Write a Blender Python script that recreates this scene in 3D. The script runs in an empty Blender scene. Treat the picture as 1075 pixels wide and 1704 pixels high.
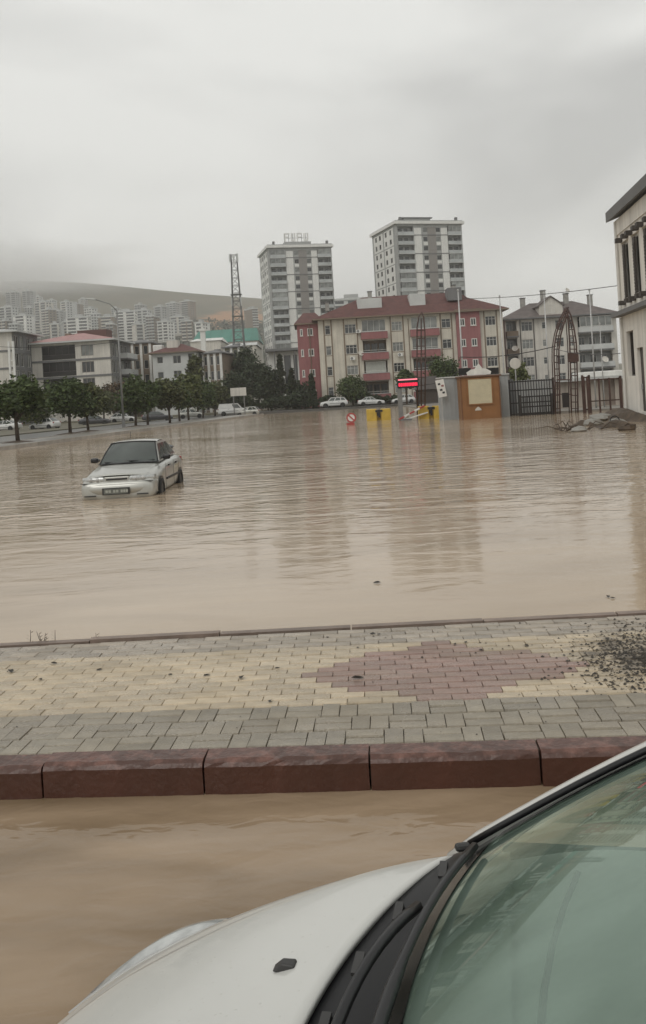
import bpy, math, random
from mathutils import Matrix, Vector
R = math.radians
random.seed(7)
scene = bpy.context.scene
col = scene.collection

# ------------------------------------------------------------------ camera
F = 1475.0; CX, CY = 537.5, 663.0; ROLL = R(3.4); CAMZ = 1.75
cd = bpy.data.cameras.new('camera'); cam = bpy.data.objects.new('camera', cd); col.objects.link(cam)
cd.sensor_fit = 'VERTICAL'; cd.sensor_height = 24.0; cd.sensor_width = 24.0
cd.lens = 24.0 * F / 1704.0; cd.shift_y = -(852.0 - CY) / 1704.0
cd.clip_start = 0.05; cd.clip_end = 9000
cam.matrix_world = Matrix.Translation((0, 0, CAMZ)) @ Matrix.Rotation(R(90), 4, 'X') @ Matrix.Rotation(-ROLL, 4, 'Z')
scene.camera = cam

# ------------------------------------------------------------------ sky
SUN_EL, SUN_ROT = R(48), R(215)
w = bpy.data.worlds.new('World'); scene.world = w; w.use_nodes = True
nt = w.node_tree; nt.nodes.clear()
def wn(t, **k):
    n = nt.nodes.new(t)
    for a, b in k.items(): setattr(n, a, b)
    return n
out = wn('ShaderNodeOutputWorld'); mix = wn('ShaderNodeMixShader'); mix.inputs[0].default_value = 0.94
sky = wn('ShaderNodeTexSky'); sky.sky_type = 'NISHITA'; sky.sun_disc = False
sky.sun_elevation = SUN_EL; sky.sun_rotation = SUN_ROT; sky.air_density = 1.5; sky.dust_density = 3
b1 = wn('ShaderNodeBackground'); b1.inputs[1].default_value = 0.07
nt.links.new(sky.outputs[0], b1.inputs[0])
tc = wn('ShaderNodeTexCoord'); mp = wn('ShaderNodeMapping'); mp.inputs['Scale'].default_value = (1.0, 1.0, 2.6)
mp.inputs['Location'].default_value = (7.84, 1.89, 1.94)
nz = wn('ShaderNodeTexNoise'); nz.inputs['Scale'].default_value = 2.3; nz.inputs['Detail'].default_value = 5; nz.inputs['Roughness'].default_value = 0.45
nz.inputs['Distortion'].default_value = 0.35
rp = wn('ShaderNodeValToRGB')
e = rp.color_ramp.elements
e[0].position = 0.34; e[0].color = (0.52, 0.52, 0.505, 1)
e[1].position = 0.64; e[1].color = (0.80, 0.80, 0.77, 1)
b2 = wn('ShaderNodeBackground'); b2.inputs[1].default_value = 1.0
nt.links.new(tc.outputs['Generated'], mp.inputs[0]); nt.links.new(mp.outputs[0], nz.inputs['Vector'])
nt.links.new(nz.outputs[0], rp.inputs[0]); nt.links.new(rp.outputs[0], b2.inputs[0])
nt.links.new(b1.outputs[0], mix.inputs[1]); nt.links.new(b2.outputs[0], mix.inputs[2]); nt.links.new(mix.outputs[0], out.inputs[0])

# ------------------------------------------------------------------ sun
sl = bpy.data.lights.new('sun', 'SUN'); sl.energy = 0.7; sl.angle = R(30); sl.color = (1, 0.97, 0.92)
so = bpy.data.objects.new('sun', sl); col.objects.link(so)
sd = Vector((math.sin(SUN_ROT) * math.cos(SUN_EL), math.cos(SUN_ROT) * math.cos(SUN_EL), math.sin(SUN_EL)))
so.rotation_euler = (-sd).to_track_quat('-Z', 'Y').to_euler()
vs = scene.view_settings
vs.view_transform = 'Standard'; vs.look = 'None'; vs.gamma = 1; vs.exposure = 0.2; vs.use_curve_mapping = False
scene.render.engine = 'CYCLES'
scene.cycles.volume_bounces = 2; scene.cycles.volume_step_rate = 2; scene.cycles.volume_max_steps = 128
scene.cycles.max_bounces = 6; scene.cycles.diffuse_bounces = 3; scene.cycles.glossy_bounces = 3; scene.cycles.transmission_bounces = 4

# ------------------------------------------------------------------ helpers
SR, CR = math.sin(ROLL), math.cos(ROLL)
def uv(px, py):
    dx, dy = px - CX, py - CY
    return dx * CR - dy * SR, -dx * SR - dy * CR
def at(px, py, Y):
    u, v = uv(px, py); return Vector((u / F * Y, Y, CAMZ + v / F * Y))
def gp(px, py, zg):
    u, v = uv(px, py); Y = (zg - CAMZ) * F / v
    return Vector((u / F * Y, Y, zg))
WATER = -0.165
def tag(o, label=None, cat=None, group=None, kind=None):
    if label: o['label'] = label
    if cat: o['category'] = cat
    if group: o['group'] = group
    if kind: o['kind'] = kind
    return o
def empty(name, loc=(0, 0, 0), rz=0):
    o = bpy.data.objects.new(name, None); col.objects.link(o); o.location = loc; o.rotation_euler.z = rz
    o.empty_display_size = 0.2; return o
def thing(name, label, cat, loc=(0, 0, 0), rz=0, group=None):
    return tag(empty(name, loc, rz), label, cat, group)
def link(name, mesh, parent=None, loc=(0, 0, 0), rz=0, scale=None):
    o = bpy.data.objects.new(name, mesh); col.objects.link(o); o.parent = parent
    o.location = loc; o.rotation_euler.z = rz
    if scale: o.scale = scale
    return o
def copy_tree(o, parent=None):
    c = o.copy(); col.objects.link(c); c.parent = parent
    for ch in o.children: copy_tree(ch, c)
    return c

class MB:
    def __init__(s): s.v = []; s.f = []
    def add(s, vs, fs):
        n = len(s.v); s.v += [tuple(p) for p in vs]; s.f += [tuple(i + n for i in f) for f in fs]; return s
    def box(s, x0, x1, y0, y1, z0, z1):
        return s.add([(x0,y0,z0),(x1,y0,z0),(x1,y1,z0),(x0,y1,z0),(x0,y0,z1),(x1,y0,z1),(x1,y1,z1),(x0,y1,z1)],
                     [(0,3,2,1),(4,5,6,7),(0,1,5,4),(1,2,6,5),(2,3,7,6),(3,0,4,7)])
    def obox(s, c, size, M=None):
        a, b, d = size[0]/2, size[1]/2, size[2]/2; c = Vector(c)
        P = [Vector(p) for p in [(-a,-b,-d),(a,-b,-d),(a,b,-d),(-a,b,-d),(-a,-b,d),(a,-b,d),(a,b,d),(-a,b,d)]]
        if M is not None: P = [M @ p for p in P]
        return s.add([p + c for p in P], [(0,3,2,1),(4,5,6,7),(0,1,5,4),(1,2,6,5),(2,3,7,6),(3,0,4,7)])
    def quad(s, *p): return s.add(p, [tuple(range(len(p)))])
    def tube(s, pts, r, n=8, cap=True):
        pts = [Vector(p) for p in pts]; k = len(pts); rs = r if isinstance(r, (list, tuple)) else [r] * k
        rings = []; up = None
        for i, p in enumerate(pts):
            t = (pts[min(i+1, k-1)] - pts[max(i-1, 0)])
            t = t.normalized() if t.length > 1e-9 else Vector((0,0,1))
            if up is None: up = Vector((0,0,1)) if abs(t.z) < 0.9 else Vector((0,1,0))
            a = t.cross(up)
            if a.length < 1e-6: a = t.orthogonal()
            a.normalize(); b = t.cross(a)
            rings.append([p + (a * math.cos(2*math.pi*j/n) + b * math.sin(2*math.pi*j/n)) * rs[i] for j in range(n)])
        V = [q for r_ in rings for q in r_]; Fc = []
        for i in range(k-1):
            for j in range(n):
                Fc.append((i*n+j, i*n+(j+1)%n, (i+1)*n+(j+1)%n, (i+1)*n+j))
        if cap: Fc += [tuple(range(n-1, -1, -1)), tuple(range((k-1)*n, k*n))]
        return s.add(V, Fc)
    def bar(s, p0, p1, w, d=None):     # rectangular bar
        p0, p1 = Vector(p0), Vector(p1); d = d or w; t = p1 - p0; L = t.length
        return s.obox((p0+p1)/2, (w, d, L), t.to_track_quat('Z', 'Y').to_matrix())
    def prism(s, poly, z0, z1):
        n = len(poly)
        a = sum(poly[i][0]*poly[(i+1)%n][1]-poly[(i+1)%n][0]*poly[i][1] for i in range(n))
        if a < 0: poly = poly[::-1]
        return s.add([(x,y,z0) for x,y in poly] + [(x,y,z1) for x,y in poly],
                     [tuple(range(n-1,-1,-1)), tuple(range(n,2*n))] + [(i,(i+1)%n,n+(i+1)%n,n+i) for i in range(n)])
    def lathe(s, prof, n=24, axis='x', c=(0,0,0)):
        V = []; m = len(prof)
        for a, r in prof:
            for j in range(n):
                t = 2*math.pi*j/n; y, z = r*math.cos(t), r*math.sin(t)
                p = (a, y, z) if axis == 'x' else ((y, z, a) if axis == 'z' else (y, a, z))
                V.append((p[0]+c[0], p[1]+c[1], p[2]+c[2]))
        return s.add(V, [(i*n+j, (i+1)*n+j, (i+1)*n+(j+1)%n, i*n+(j+1)%n) for i in range(m-1) for j in range(n)])
    def grid(s, fn, nu, nv):
        return s.add([fn(i/nu, j/nv) for j in range(nv+1) for i in range(nu+1)],
                     [(j*(nu+1)+i, j*(nu+1)+i+1, (j+1)*(nu+1)+i+1, (j+1)*(nu+1)+i) for j in range(nv) for i in range(nu)])
    def mesh(s, name, m=None, smooth=False):
        me = bpy.data.meshes.new(name); me.from_pydata(s.v, [], s.f)
        if m: me.materials.append(m)
        if smooth: me.polygons.foreach_set('use_smooth', [True]*len(me.polygons))
        me.update(); return me
    def build(s, name, m, parent=None, loc=(0,0,0), rz=0, smooth=False, bevel=0, sub=0, weld=False):
        me = s.mesh(name, m, smooth)
        o = link(name, me, parent, loc, rz)
        if weld: o.modifiers.new('weld', 'WELD').merge_threshold = 0.0005
        if bevel:
            b = o.modifiers.new('bevel', 'BEVEL'); b.width = bevel; b.segments = 2; b.limit_method = 'ANGLE'; b.angle_limit = R(40)
        if sub:
            b = o.modifiers.new('sub', 'SUBSURF'); b.levels = sub; b.render_levels = sub
        return o

# ------------------------------------------------------------------ materials
MATS = {}
def mat(name, c, rough=0.7, var=0.12, scale=3.0, bump=0.0, bscale=20.0, spec=0.5, metal=0.0, rnd=0.0, c2=None, coat=0.0, streak=0.0, emit=None, estr=0, tr=0.0, coords='Object'):
    if name in MATS: return MATS[name]
    m = bpy.data.materials.new(name); m.use_nodes = True; MATS[name] = m
    t = m.node_tree; N = t.nodes; L = t.links; b = N['Principled BSDF']
    b.inputs['Roughness'].default_value = rough; b.inputs['Metallic'].default_value = metal
    b.inputs['Specular IOR Level'].default_value = spec; b.inputs['Coat Weight'].default_value = coat
    b.inputs['Coat Roughness'].default_value = 0.04
    c = tuple(c) + (1,)
    tcn = N.new('ShaderNodeTexCoord')
    if var or c2:
        n = N.new('ShaderNodeTexNoise'); n.inputs['Scale'].default_value = scale; n.inputs['Detail'].default_value = 5
        L.new(tcn.outputs[coords], n.inputs['Vector'])
        cr = N.new('ShaderNodeValToRGB'); cr.color_ramp.elements[0].position = 0.32; cr.color_ramp.elements[1].position = 0.68
        cc = tuple(c2) + (1,) if c2 else None
        cr.color_ramp.elements[0].color = cc or tuple(x*(1-var) for x in c[:3]) + (1,)
        cr.color_ramp.elements[1].color = c if cc else tuple(min(1, x*(1+var)) for x in c[:3]) + (1,)
        L.new(n.outputs[0], cr.inputs[0]); src = cr.outputs[0]
        if streak:
            mpp = N.new('ShaderNodeMapping'); mpp.inputs['Scale'].default_value = (1.6, 1.6, 0.12)
            n2 = N.new('ShaderNodeTexNoise'); n2.inputs['Scale'].default_value = 1.5; n2.inputs['Detail'].default_value = 6
            L.new(tcn.outputs[coords], mpp.inputs[0]); L.new(mpp.outputs[0], n2.inputs['Vector'])
            mr = N.new('ShaderNodeMapRange'); mr.inputs[1].default_value = 0.35; mr.inputs[2].default_value = 0.75
            mr.inputs[3].default_value = 1.0; mr.inputs[4].default_value = 1.0 - streak; L.new(n2.outputs[0], mr.inputs[0])
            hs = N.new('ShaderNodeHueSaturation'); L.new(mr.outputs[0], hs.inputs['Value']); L.new(src, hs.inputs['Color']); src = hs.outputs[0]
        if rnd:
            oi = N.new('ShaderNodeObjectInfo'); ge = N.new('ShaderNodeNewGeometry')
            ad = N.new('ShaderNodeMath'); ad.operation = 'ADD'; L.new(oi.outputs['Random'], ad.inputs[0]); L.new(ge.outputs['Random Per Island'], ad.inputs[1])
            fr = N.new('ShaderNodeMath'); fr.operation = 'FRACT'; L.new(ad.outputs[0], fr.inputs[0])
            mr = N.new('ShaderNodeMapRange'); mr.inputs[3].default_value = 1-rnd; mr.inputs[4].default_value = 1+rnd; L.new(fr.outputs[0], mr.inputs[0])
            hs = N.new('ShaderNodeHueSaturation'); L.new(mr.outputs[0], hs.inputs['Value']); L.new(src, hs.inputs['Color']); src = hs.outputs[0]
        L.new(src, b.inputs['Base Color'])
    else:
        b.inputs['Base Color'].default_value = c
    if bump:
        n = N.new('ShaderNodeTexNoise'); n.inputs['Scale'].default_value = bscale; n.inputs['Detail'].default_value = 6
        L.new(tcn.outputs[coords], n.inputs['Vector'])
        bp = N.new('ShaderNodeBump'); bp.inputs['Strength'].default_value = bump; bp.inputs['Distance'].default_value = 0.02
        L.new(n.outputs[0], bp.inputs['Height']); L.new(bp.outputs[0], b.inputs['Normal'])
    if emit:
        b.inputs['Emission Color'].default_value = tuple(emit) + (1,); b.inputs['Emission Strength'].default_value = estr
    return m

M_cream = mat('cream_render', (0.60, 0.56, 0.475), 0.85, 0.08, 0.6, streak=0.25)
M_red = mat('red_render', (0.295, 0.125, 0.125), 0.85, 0.1, 0.6, streak=0.2)
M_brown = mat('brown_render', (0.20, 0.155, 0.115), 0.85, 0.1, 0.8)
M_roofred = mat('maroon_roof', (0.115, 0.046, 0.040), 0.75, 0.2, 1.2, streak=0.2, bump=0.3, bscale=4)
M_roofpink = mat('pink_roof', (0.36, 0.20, 0.19), 0.6, 0.12, 0.8)
M_roofdark = mat('dark_tile_roof', (0.125, 0.105, 0.098), 0.8, 0.2, 1.0)
M_glass = mat('window_glass', (0.035, 0.04, 0.042), 0.06, 0.5, 0.35, spec=0.7, rnd=0.6)
M_glassd = mat('smoked_glass', (0.016, 0.015, 0.015), 0.2, 0.3, 0.5, spec=0.22)
M_curtain = mat('curtained_glass', (0.20, 0.21, 0.20), 0.2, 0.35, 0.6, spec=0.6, rnd=0.3)
M_frame = mat('window_frame', (0.62, 0.61, 0.57), 0.5, 0.05)
M_framed = mat('dark_frame', (0.07, 0.06, 0.055), 0.5, 0.1)
M_white = mat('white_paint', (0.74, 0.735, 0.70), 0.6, 0.06, streak=0.15)
M_pale = mat('pale_render', (0.64, 0.61, 0.55), 0.85, 0.07, 0.5, streak=0.25)
M_grey = mat('grey_render', (0.38, 0.385, 0.375), 0.8, 0.08, 0.5, streak=0.2)
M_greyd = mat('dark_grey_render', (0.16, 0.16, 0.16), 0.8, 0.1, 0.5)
M_greyl = mat('light_grey_panel', (0.52, 0.53, 0.515), 0.6, 0.08, 0.5)
M_concrete = mat('concrete', (0.30, 0.29, 0.265), 0.8, 0.15, 2.0, bump=0.2)
M_metal = mat('grey_metal', (0.22, 0.22, 0.215), 0.45, 0.15, 3, metal=0.4)
M_galv = mat('galvanised', (0.45, 0.45, 0.44), 0.45, 0.1, 4, metal=0.3)
M_black = mat('black_plastic', (0.012, 0.012, 0.013), 0.35, 0.1, 5)
M_rubber = mat('tyre_rubber', (0.015, 0.015, 0.015), 0.75, 0.1)
M_rust = mat('brown_red_steel', (0.068, 0.036, 0.029), 0.55, 0.25, 2)
M_iron = mat('black_iron', (0.025, 0.022, 0.022), 0.5, 0.2)
M_yellow = mat('yellow_paint', (0.56, 0.38, 0.06), 0.45, 0.12, 3)
M_teal = mat('teal_sheet_roof', (0.05, 0.20, 0.155), 0.5, 0.12, 0.2)
M_soil = mat('wet_soil', (0.075, 0.052, 0.033), 0.7, 0.4, 2.5, bump=1.0, bscale=4)
M_bark = mat('bark', (0.075, 0.055, 0.04), 0.9, 0.3, 6, bump=0.5)

# ------------------------------------------------------------------ ground, water, roads
M_ground = mat('ground_earth', (0.16, 0.14, 0.10), 0.9, 0.25, 0.05, c2=(0.09, 0.10, 0.06))
g = MB(); g.box(-2300, 2300, -120, 2150, -1.2, -0.55)
tag(g.build('ground', M_ground), kind='structure')

def water_material(name, c0, c1, calm, msc=0.5):
    m = bpy.data.materials.new(name); m.use_nodes = True; t = m.node_tree; N = t.nodes; L = t.links
    b = N['Principled BSDF']; b.inputs['Roughness'].default_value = 0.07; b.inputs['IOR'].default_value = 1.33
    b.inputs['Specular IOR Level'].default_value = 0.5
    tcn = N.new('ShaderNodeTexCoord')
    n0 = N.new('ShaderNodeTexNoise'); n0.inputs['Scale'].default_value = msc; n0.inputs['Detail'].default_value = 5; n0.inputs['Distortion'].default_value = 0.8
    mp0 = N.new('ShaderNodeMapping'); mp0.inputs['Scale'].default_value = (0.5, 1.6, 1)
    L.new(tcn.outputs['Object'], mp0.inputs[0]); L.new(mp0.outputs[0], n0.inputs['Vector'])
    cr = N.new('ShaderNodeValToRGB'); cr.color_ramp.elements[0].position = 0.3; cr.color_ramp.elements[1].position = 0.7
    cr.color_ramp.elements[0].color = c0; cr.color_ramp.elements[1].color = c1
    L.new(n0.outputs[0], cr.inputs[0]); L.new(cr.outputs[0], b.inputs['Base Color'])
    def wave(sx, sy, sc, det):
        mpp = N.new('ShaderNodeMapping'); mpp.inputs['Scale'].default_value = (sx, sy, 1); mpp.inputs['Rotation'].default_value = (0, 0, R(8))
        n = N.new('ShaderNodeTexNoise'); n.inputs['Scale'].default_value = sc; n.inputs['Detail'].default_value = det; n.inputs['Distortion'].default_value = 0.6
        L.new(tcn.outputs['Object'], mpp.inputs[0]); L.new(mpp.outputs[0], n.inputs['Vector']); return n
    a = wave(0.62, 1.3, 1.35, 2.5); c = wave(0.85, 1.5, 4.2, 2.5)
    sep = N.new('ShaderNodeSeparateXYZ'); L.new(tcn.outputs['Object'], sep.inputs[0])
    # the wind reaches the open water; in the lee of the pavement it lies calm
    wy = N.new('ShaderNodeMapRange'); wy.interpolation_type = 'SMOOTHSTEP'
    wy.inputs[1].default_value = 6.0; wy.inputs[2].default_value = 24.0; wy.inputs[3].default_value = calm; wy.inputs[4].default_value = 1.0
    L.new(sep.outputs[1], wy.inputs[0])
    big = wave(0.8, 1.2, 0.12, 2)
    mrb = N.new('ShaderNodeMapRange'); mrb.inputs[1].default_value = 0.3; mrb.inputs[2].default_value = 0.7; mrb.inputs[3].default_value = 0.35; mrb.inputs[4].default_value = 1.3
    L.new(big.outputs[0], mrb.inputs[0])
    mu = N.new('ShaderNodeMath'); mu.operation = 'MULTIPLY'; L.new(wy.outputs[0], mu.inputs[0]); L.new(mrb.outputs[0], mu.inputs[1])
    ad = N.new('ShaderNodeMath'); ad.operation = 'MULTIPLY_ADD'; ad.inputs[1].default_value = 0.24
    L.new(c.outputs[0], ad.inputs[0]); L.new(a.outputs[0], ad.inputs[2])
    hm = N.new('ShaderNodeMath'); hm.operation = 'MULTIPLY'; L.new(ad.outputs[0], hm.inputs[0]); L.new(mu.outputs[0], hm.inputs[1])
    bp = N.new('ShaderNodeBump'); bp.inputs['Strength'].default_value = 1.0; bp.inputs['Distance'].default_value = 0.060
    L.new(hm.outputs[0], bp.inputs['Height']); L.new(bp.outputs[0], b.inputs['Normal'])
    return m
M_water = water_material('muddy_water', (0.375, 0.292, 0.205, 1), (0.485, 0.382, 0.275, 1), 0.11)
wb = MB(); wb.quad((-60, 5.4, WATER), (60, 5.4, WATER), (60, 165, WATER), (-60, 165, WATER))
tag(wb.build('flood_water', M_water), kind='structure')
M_gutter = water_material('brown_gutter_water', (0.195, 0.138, 0.083, 1), (0.345, 0.255, 0.170, 1), 0.85, 1.1)  # mud mottle, its contrast raised to paint in pale ripple reflections
wb = MB(); wb.quad((-60, -30, WATER), (60, -30, WATER), (60, 5.3, WATER), (-60, 5.3, WATER))
tag(wb.build('gutter_water', M_gutter), kind='structure')

M_asphalt = mat('wet_asphalt', (0.075, 0.072, 0.066), 0.3, 0.2, 0.8, bump=0.15, bscale=30)
M_pave = mat('wet_pavement', (0.24, 0.225, 0.20), 0.4, 0.18, 1.0, bump=0.2, bscale=12)
# near street bed under the gutter water
r = MB(); r.box(-60, 60, -30, 4.45, -0.55, -0.30); tag(r.build('street_bed', M_asphalt), kind='structure')
# left: kerbed pavement with trees, road behind
K0 = gp(0, 750, WATER); K1 = gp(440, 690, WATER)
kd = (K1 - K0).normalized(); kn = Vector((-kd.y, kd.x, 0))          # kn points left / away from the water
def kpt(s, off, z=0): p = K0 + kd * s + kn * off; return (p.x, p.y, z)
def kpoly(s0, s1, o0, o1): return [kpt(s0, o0)[:2], kpt(s1, o0)[:2], kpt(s1, o1)[:2], kpt(s0, o1)[:2]]
KL = (K1 - K0).length
p = MB(); p.prism(kpoly(-30, KL, 0.16, 4.6), -0.54, 0.02); tag(p.build('pavement', M_pave), kind='structure')
p = MB(); p.prism(kpoly(-30, KL + 60, 4.76, 16), -0.54, -0.08); tag(p.build('road', M_asphalt), kind='structure')
p = MB(); p.prism(kpoly(-40, KL + 60, 16.1, 90), -0.54, 0.03); tag(p.build('verge', mat('verge', (0.10, 0.10, 0.06), 0.8, 0.3, 0.4, c2=(0.16, 0.14, 0.11))), kind='structure')
kerb_root = tag(empty('kerb', (0, 0, 0)), kind='structure')
ks = MB().box(-0.49, 0.49, -0.075, 0.075, -0.45, 0.06).mesh('kerb_stone', mat('kerb_concrete', (0.33, 0.30, 0.265), 0.6, 0.15, 2, rnd=0.15))
ka = math.atan2(kd.y, kd.x)
for i in range(int(KL)):
    link('kerb_stone', ks, kerb_root, kpt(i + 0.5, 0.08, 0), ka)
    if i < 60: link('kerb_stone', ks, kerb_root, kpt(i + 0.5, 4.68, 0), ka)
# far bank: road in front of the red building
p = MB(); p.prism([(K1.x - 2, 139), (60, 139), (60, 160), (K1.x - 2, 160)], -0.54, 0.16); tag(p.build('far_road', M_asphalt), kind='structure')
p = MB(); p.prism([(-220, 160), (260, 160), (260, 420), (-220, 420)], -0.545, 0.28); tag(p.build('far_ground', MATS['verge']), kind='structure')
p = MB(); p.prism([(10.5, 59.4), (70, 59.4), (70, 138.8), (12, 138.8)], -0.54, -0.05); tag(p.build('yard', M_pave), kind='structure')

# ------------------------------------------------------------------ near pavement with pavers
PYAW = R(-2.6); PO = Vector((0, 4.31, 0))
pav = tag(empty('footpath', PO, PYAW), kind='structure')
M_pg = mat('grey_paver', (0.245, 0.215, 0.165), 0.34, 0.2, 7, rnd=0.2, bump=0.25, bscale=60)
M_pc = mat('cream_paver', (0.50, 0.41, 0.285), 0.36, 0.16, 7, rnd=0.16, bump=0.25, bscale=60)
M_pr = mat('red_paver', (0.275, 0.178, 0.148), 0.34, 0.16, 7, rnd=0.16, bump=0.25, bscale=60)
M_bed = mat('joint_sand', (0.075, 0.06, 0.045), 0.8, 0.25, 10, bump=0.3, bscale=80)
M_kerb = mat('red_kerb', (0.094, 0.039, 0.027), 0.36, 0.3, 3, c2=(0.062, 0.029, 0.020), bump=0.35, bscale=25)
def shear(y): return -0.033 + 0.047*y/2.4      # the two edges of the path are not quite parallel
def paver_mesh(a, b, m, name):
    mb = MB(); e = 0.006; h = 0.005
    x, y = a/2 - 0.0009, b/2 - 0.0068; ex = 0.002; h = 0.008; e = 0.005
    mb.add([(-x,-y,-0.05),(x,-y,-0.05),(x,y,-0.05),(-x,y,-0.05),(-x,-y,-h),(x,-y,-h),(x,y,-h),(-x,y,-h),
            (-x+ex,-y+e,0.002),(x-ex,-y+e,0.002),(x-ex,y-e,0.002),(-x+ex,y-e,0.002)],
           [(0,1,5,4),(1,2,6,5),(2,3,7,6),(3,0,4,7),(4,5,9,8),(5,6,10,9),(6,7,11,10),(7,4,8,11),(8,9,10,11)])
    return mb.mesh(name, m)
PM = {}
M_pp = mat('pale_grey_paver', (0.335, 0.29, 0.235), 0.3, 0.2, 7, rnd=0.22, bump=0.25, bscale=60)
for nm, m in (('grey', M_pg), ('cream', M_pc), ('red', M_pr), ('pale', M_pp)):
    PM[nm+'x'] = paver_mesh(0.2, 0.1, m, nm+'_paver'); PM[nm+'y'] = paver_mesh(0.1, 0.2, m, nm+'_paver')
def weather(m, mud=(0.27, 0.225, 0.165), amt=0.55, lo=0.16, hi=0.5):
    """thin mud film and wet sheen in patches that run across the pieces"""
    t = m.node_tree; N = t.nodes; L = t.links; b = N['Principled BSDF']; src = b.inputs['Base Color'].links[0].from_socket
    ge = N.new('ShaderNodeNewGeometry'); mpp = N.new('ShaderNodeMapping'); mpp.inputs['Scale'].default_value = (0.7, 1.5, 1); L.new(ge.outputs['Position'], mpp.inputs[0])
    n = N.new('ShaderNodeTexNoise'); n.inputs['Scale'].default_value = 1.3; n.inputs['Detail'].default_value = 7; n.inputs['Roughness'].default_value = 0.62; L.new(mpp.outputs[0], n.inputs['Vector'])
    mr = N.new('ShaderNodeMapRange'); mr.inputs[1].default_value = 0.40; mr.inputs[2].default_value = 0.72; mr.inputs[4].default_value = amt; L.new(n.outputs[0], mr.inputs[0])
    mx = N.new('ShaderNodeMix'); mx.data_type = 'RGBA'; L.new(mr.outputs[0], mx.inputs[0]); L.new(src, mx.inputs[6]); mx.inputs[7].default_value = tuple(mud) + (1,)
    # washed-out soil smeared over the right end of the path
    c_ = gp(1075, 1088, 0.0); vs_ = N.new('ShaderNodeVectorMath'); vs_.operation = 'SUBTRACT'; vs_.inputs[1].default_value = tuple(c_); L.new(ge.outputs['Position'], vs_.inputs[0])
    vm_ = N.new('ShaderNodeVectorMath'); vm_.operation = 'MULTIPLY'; vm_.inputs[1].default_value = (1/0.62, 1/0.62, 0); L.new(vs_.outputs[0], vm_.inputs[0]); vl = N.new('ShaderNodeVectorMath'); vl.operation = 'LENGTH'; L.new(vm_.outputs[0], vl.inputs[0])
    n3 = N.new('ShaderNodeTexNoise'); n3.inputs['Scale'].default_value = 9; n3.inputs['Detail'].default_value = 8; n3.inputs['Roughness'].default_value = 0.7; L.new(ge.outputs['Position'], n3.inputs['Vector'])
    a3 = N.new('ShaderNodeMath'); a3.operation = 'MULTIPLY_ADD'; a3.inputs[1].default_value = 2.6; L.new(n3.outputs[0], a3.inputs[0]); L.new(vl.outputs['Value'], a3.inputs[2])
    m3 = N.new('ShaderNodeMapRange'); m3.inputs[1].default_value = 2.15; m3.inputs[2].default_value = 1.5; m3.inputs[4].default_value = 0.85; L.new(a3.outputs[0], m3.inputs[0])
    mx2 = N.new('ShaderNodeMix'); mx2.data_type = 'RGBA'; L.new(m3.outputs[0], mx2.inputs[0]); L.new(mx.outputs[2], mx2.inputs[6]); mx2.inputs[7].default_value = (0.075, 0.06, 0.045, 1); L.new(mx2.outputs[2], b.inputs['Base Color'])
    n2 = N.new('ShaderNodeTexNoise'); n2.inputs['Scale'].default_value = 1.9; n2.inputs['Detail'].default_value = 5; L.new(ge.outputs['Position'], n2.inputs['Vector'])
    m2 = N.new('ShaderNodeMapRange'); m2.inputs[1].default_value = 0.38; m2.inputs[2].default_value = 0.64; m2.inputs[3].default_value = lo; m2.inputs[4].default_value = hi; L.new(n2.outputs[0], m2.inputs[0]); L.new(m2.outputs[0], b.inputs['Roughness'])
for m_ in (M_pg, M_pc, M_pr, M_pp): weather(m_)
XV, XE = 2.75, 12.0
stuffs = {'grey': MB(), 'cream': MB(), 'red': MB(), 'pale': MB()}
def put(kind, orient, x, y):
    rr = random.Random(int(x*1000)*7919 + int(y*1000))
    sh = shear(y); y = y + x*sh
    z = rr.uniform(-0.0045, 0.0025); tilt = (rr.uniform(-1, 1)*0.012, rr.uniform(-1, 1)*0.008)
    me = PM[kind+orient]
    if abs(x) < XV:
        o = link(kind+'_paver', me, pav, (x, y, z)); o.rotation_euler = (tilt[0], tilt[1], sh + rr.uniform(-0.008, 0.008))
    else:
        stuffs[kind].add([(v.co.x+x, v.co.y+y, v.co.z+z) for v in me.vertices], [tuple(q.vertices) for q in me.polygons])
KT = 0.16
y0 = KT
nx = int(XE/0.2)
for r_ in range(3):
    for i in range(-nx, nx):
        cx, cy = (i+0.5)*0.2 + 0.03*r_, y0 + 0.1 + r_*0.2
        if (i + r_) % 2:
            put('grey', 'y', cx-0.05, cy); put('grey', 'y', cx+0.05, cy)
        else:
            put('grey', 'x', cx, cy-0.05); put('grey', 'x', cx, cy+0.05)
y1 = y0 + 0.6
DC = 0.57
for r_ in range(12):
    off = 0.1 if r_ % 2 else 0
    hw = 0.97 - abs(r_ - 5.2) * 0.152
    for i in range(-nx, nx):
        cx = (i+0.5)*0.2 + off; cy = y1 + 0.05 + r_*0.1
        k = 'cream'
        for dc in (DC, DC - 5.2, DC + 5.2, DC-10.4, DC + 10.4):
            if abs(cx - dc) < hw: k = 'red'
        put(k, 'x', cx, cy)
y2 = y1 + 1.2
for r_ in range(4):
    for i in range(-nx, nx):
        put('pale', 'x', (i+0.5)*0.2 + (0.1 if r_ % 2 else 0), y2 + 0.05 + r_*0.1)
y3 = y2 + 0.4
for k, mb in stuffs.items():
    tag(mb.build('more_%s_pavers' % k, {'grey': M_pg, 'cream': M_pc, 'red': M_pr, 'pale': M_pp}[k], pav), kind='stuff')
MB().prism([(-XE, 0.06-XE*shear(0)), (XE, 0.06+XE*shear(0)), (XE, y3+0.03+XE*shear(y3)), (-XE, y3+0.03-XE*shear(y3))], -0.55, -0.012).build('paver_bed', M_bed, pav)
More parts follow.
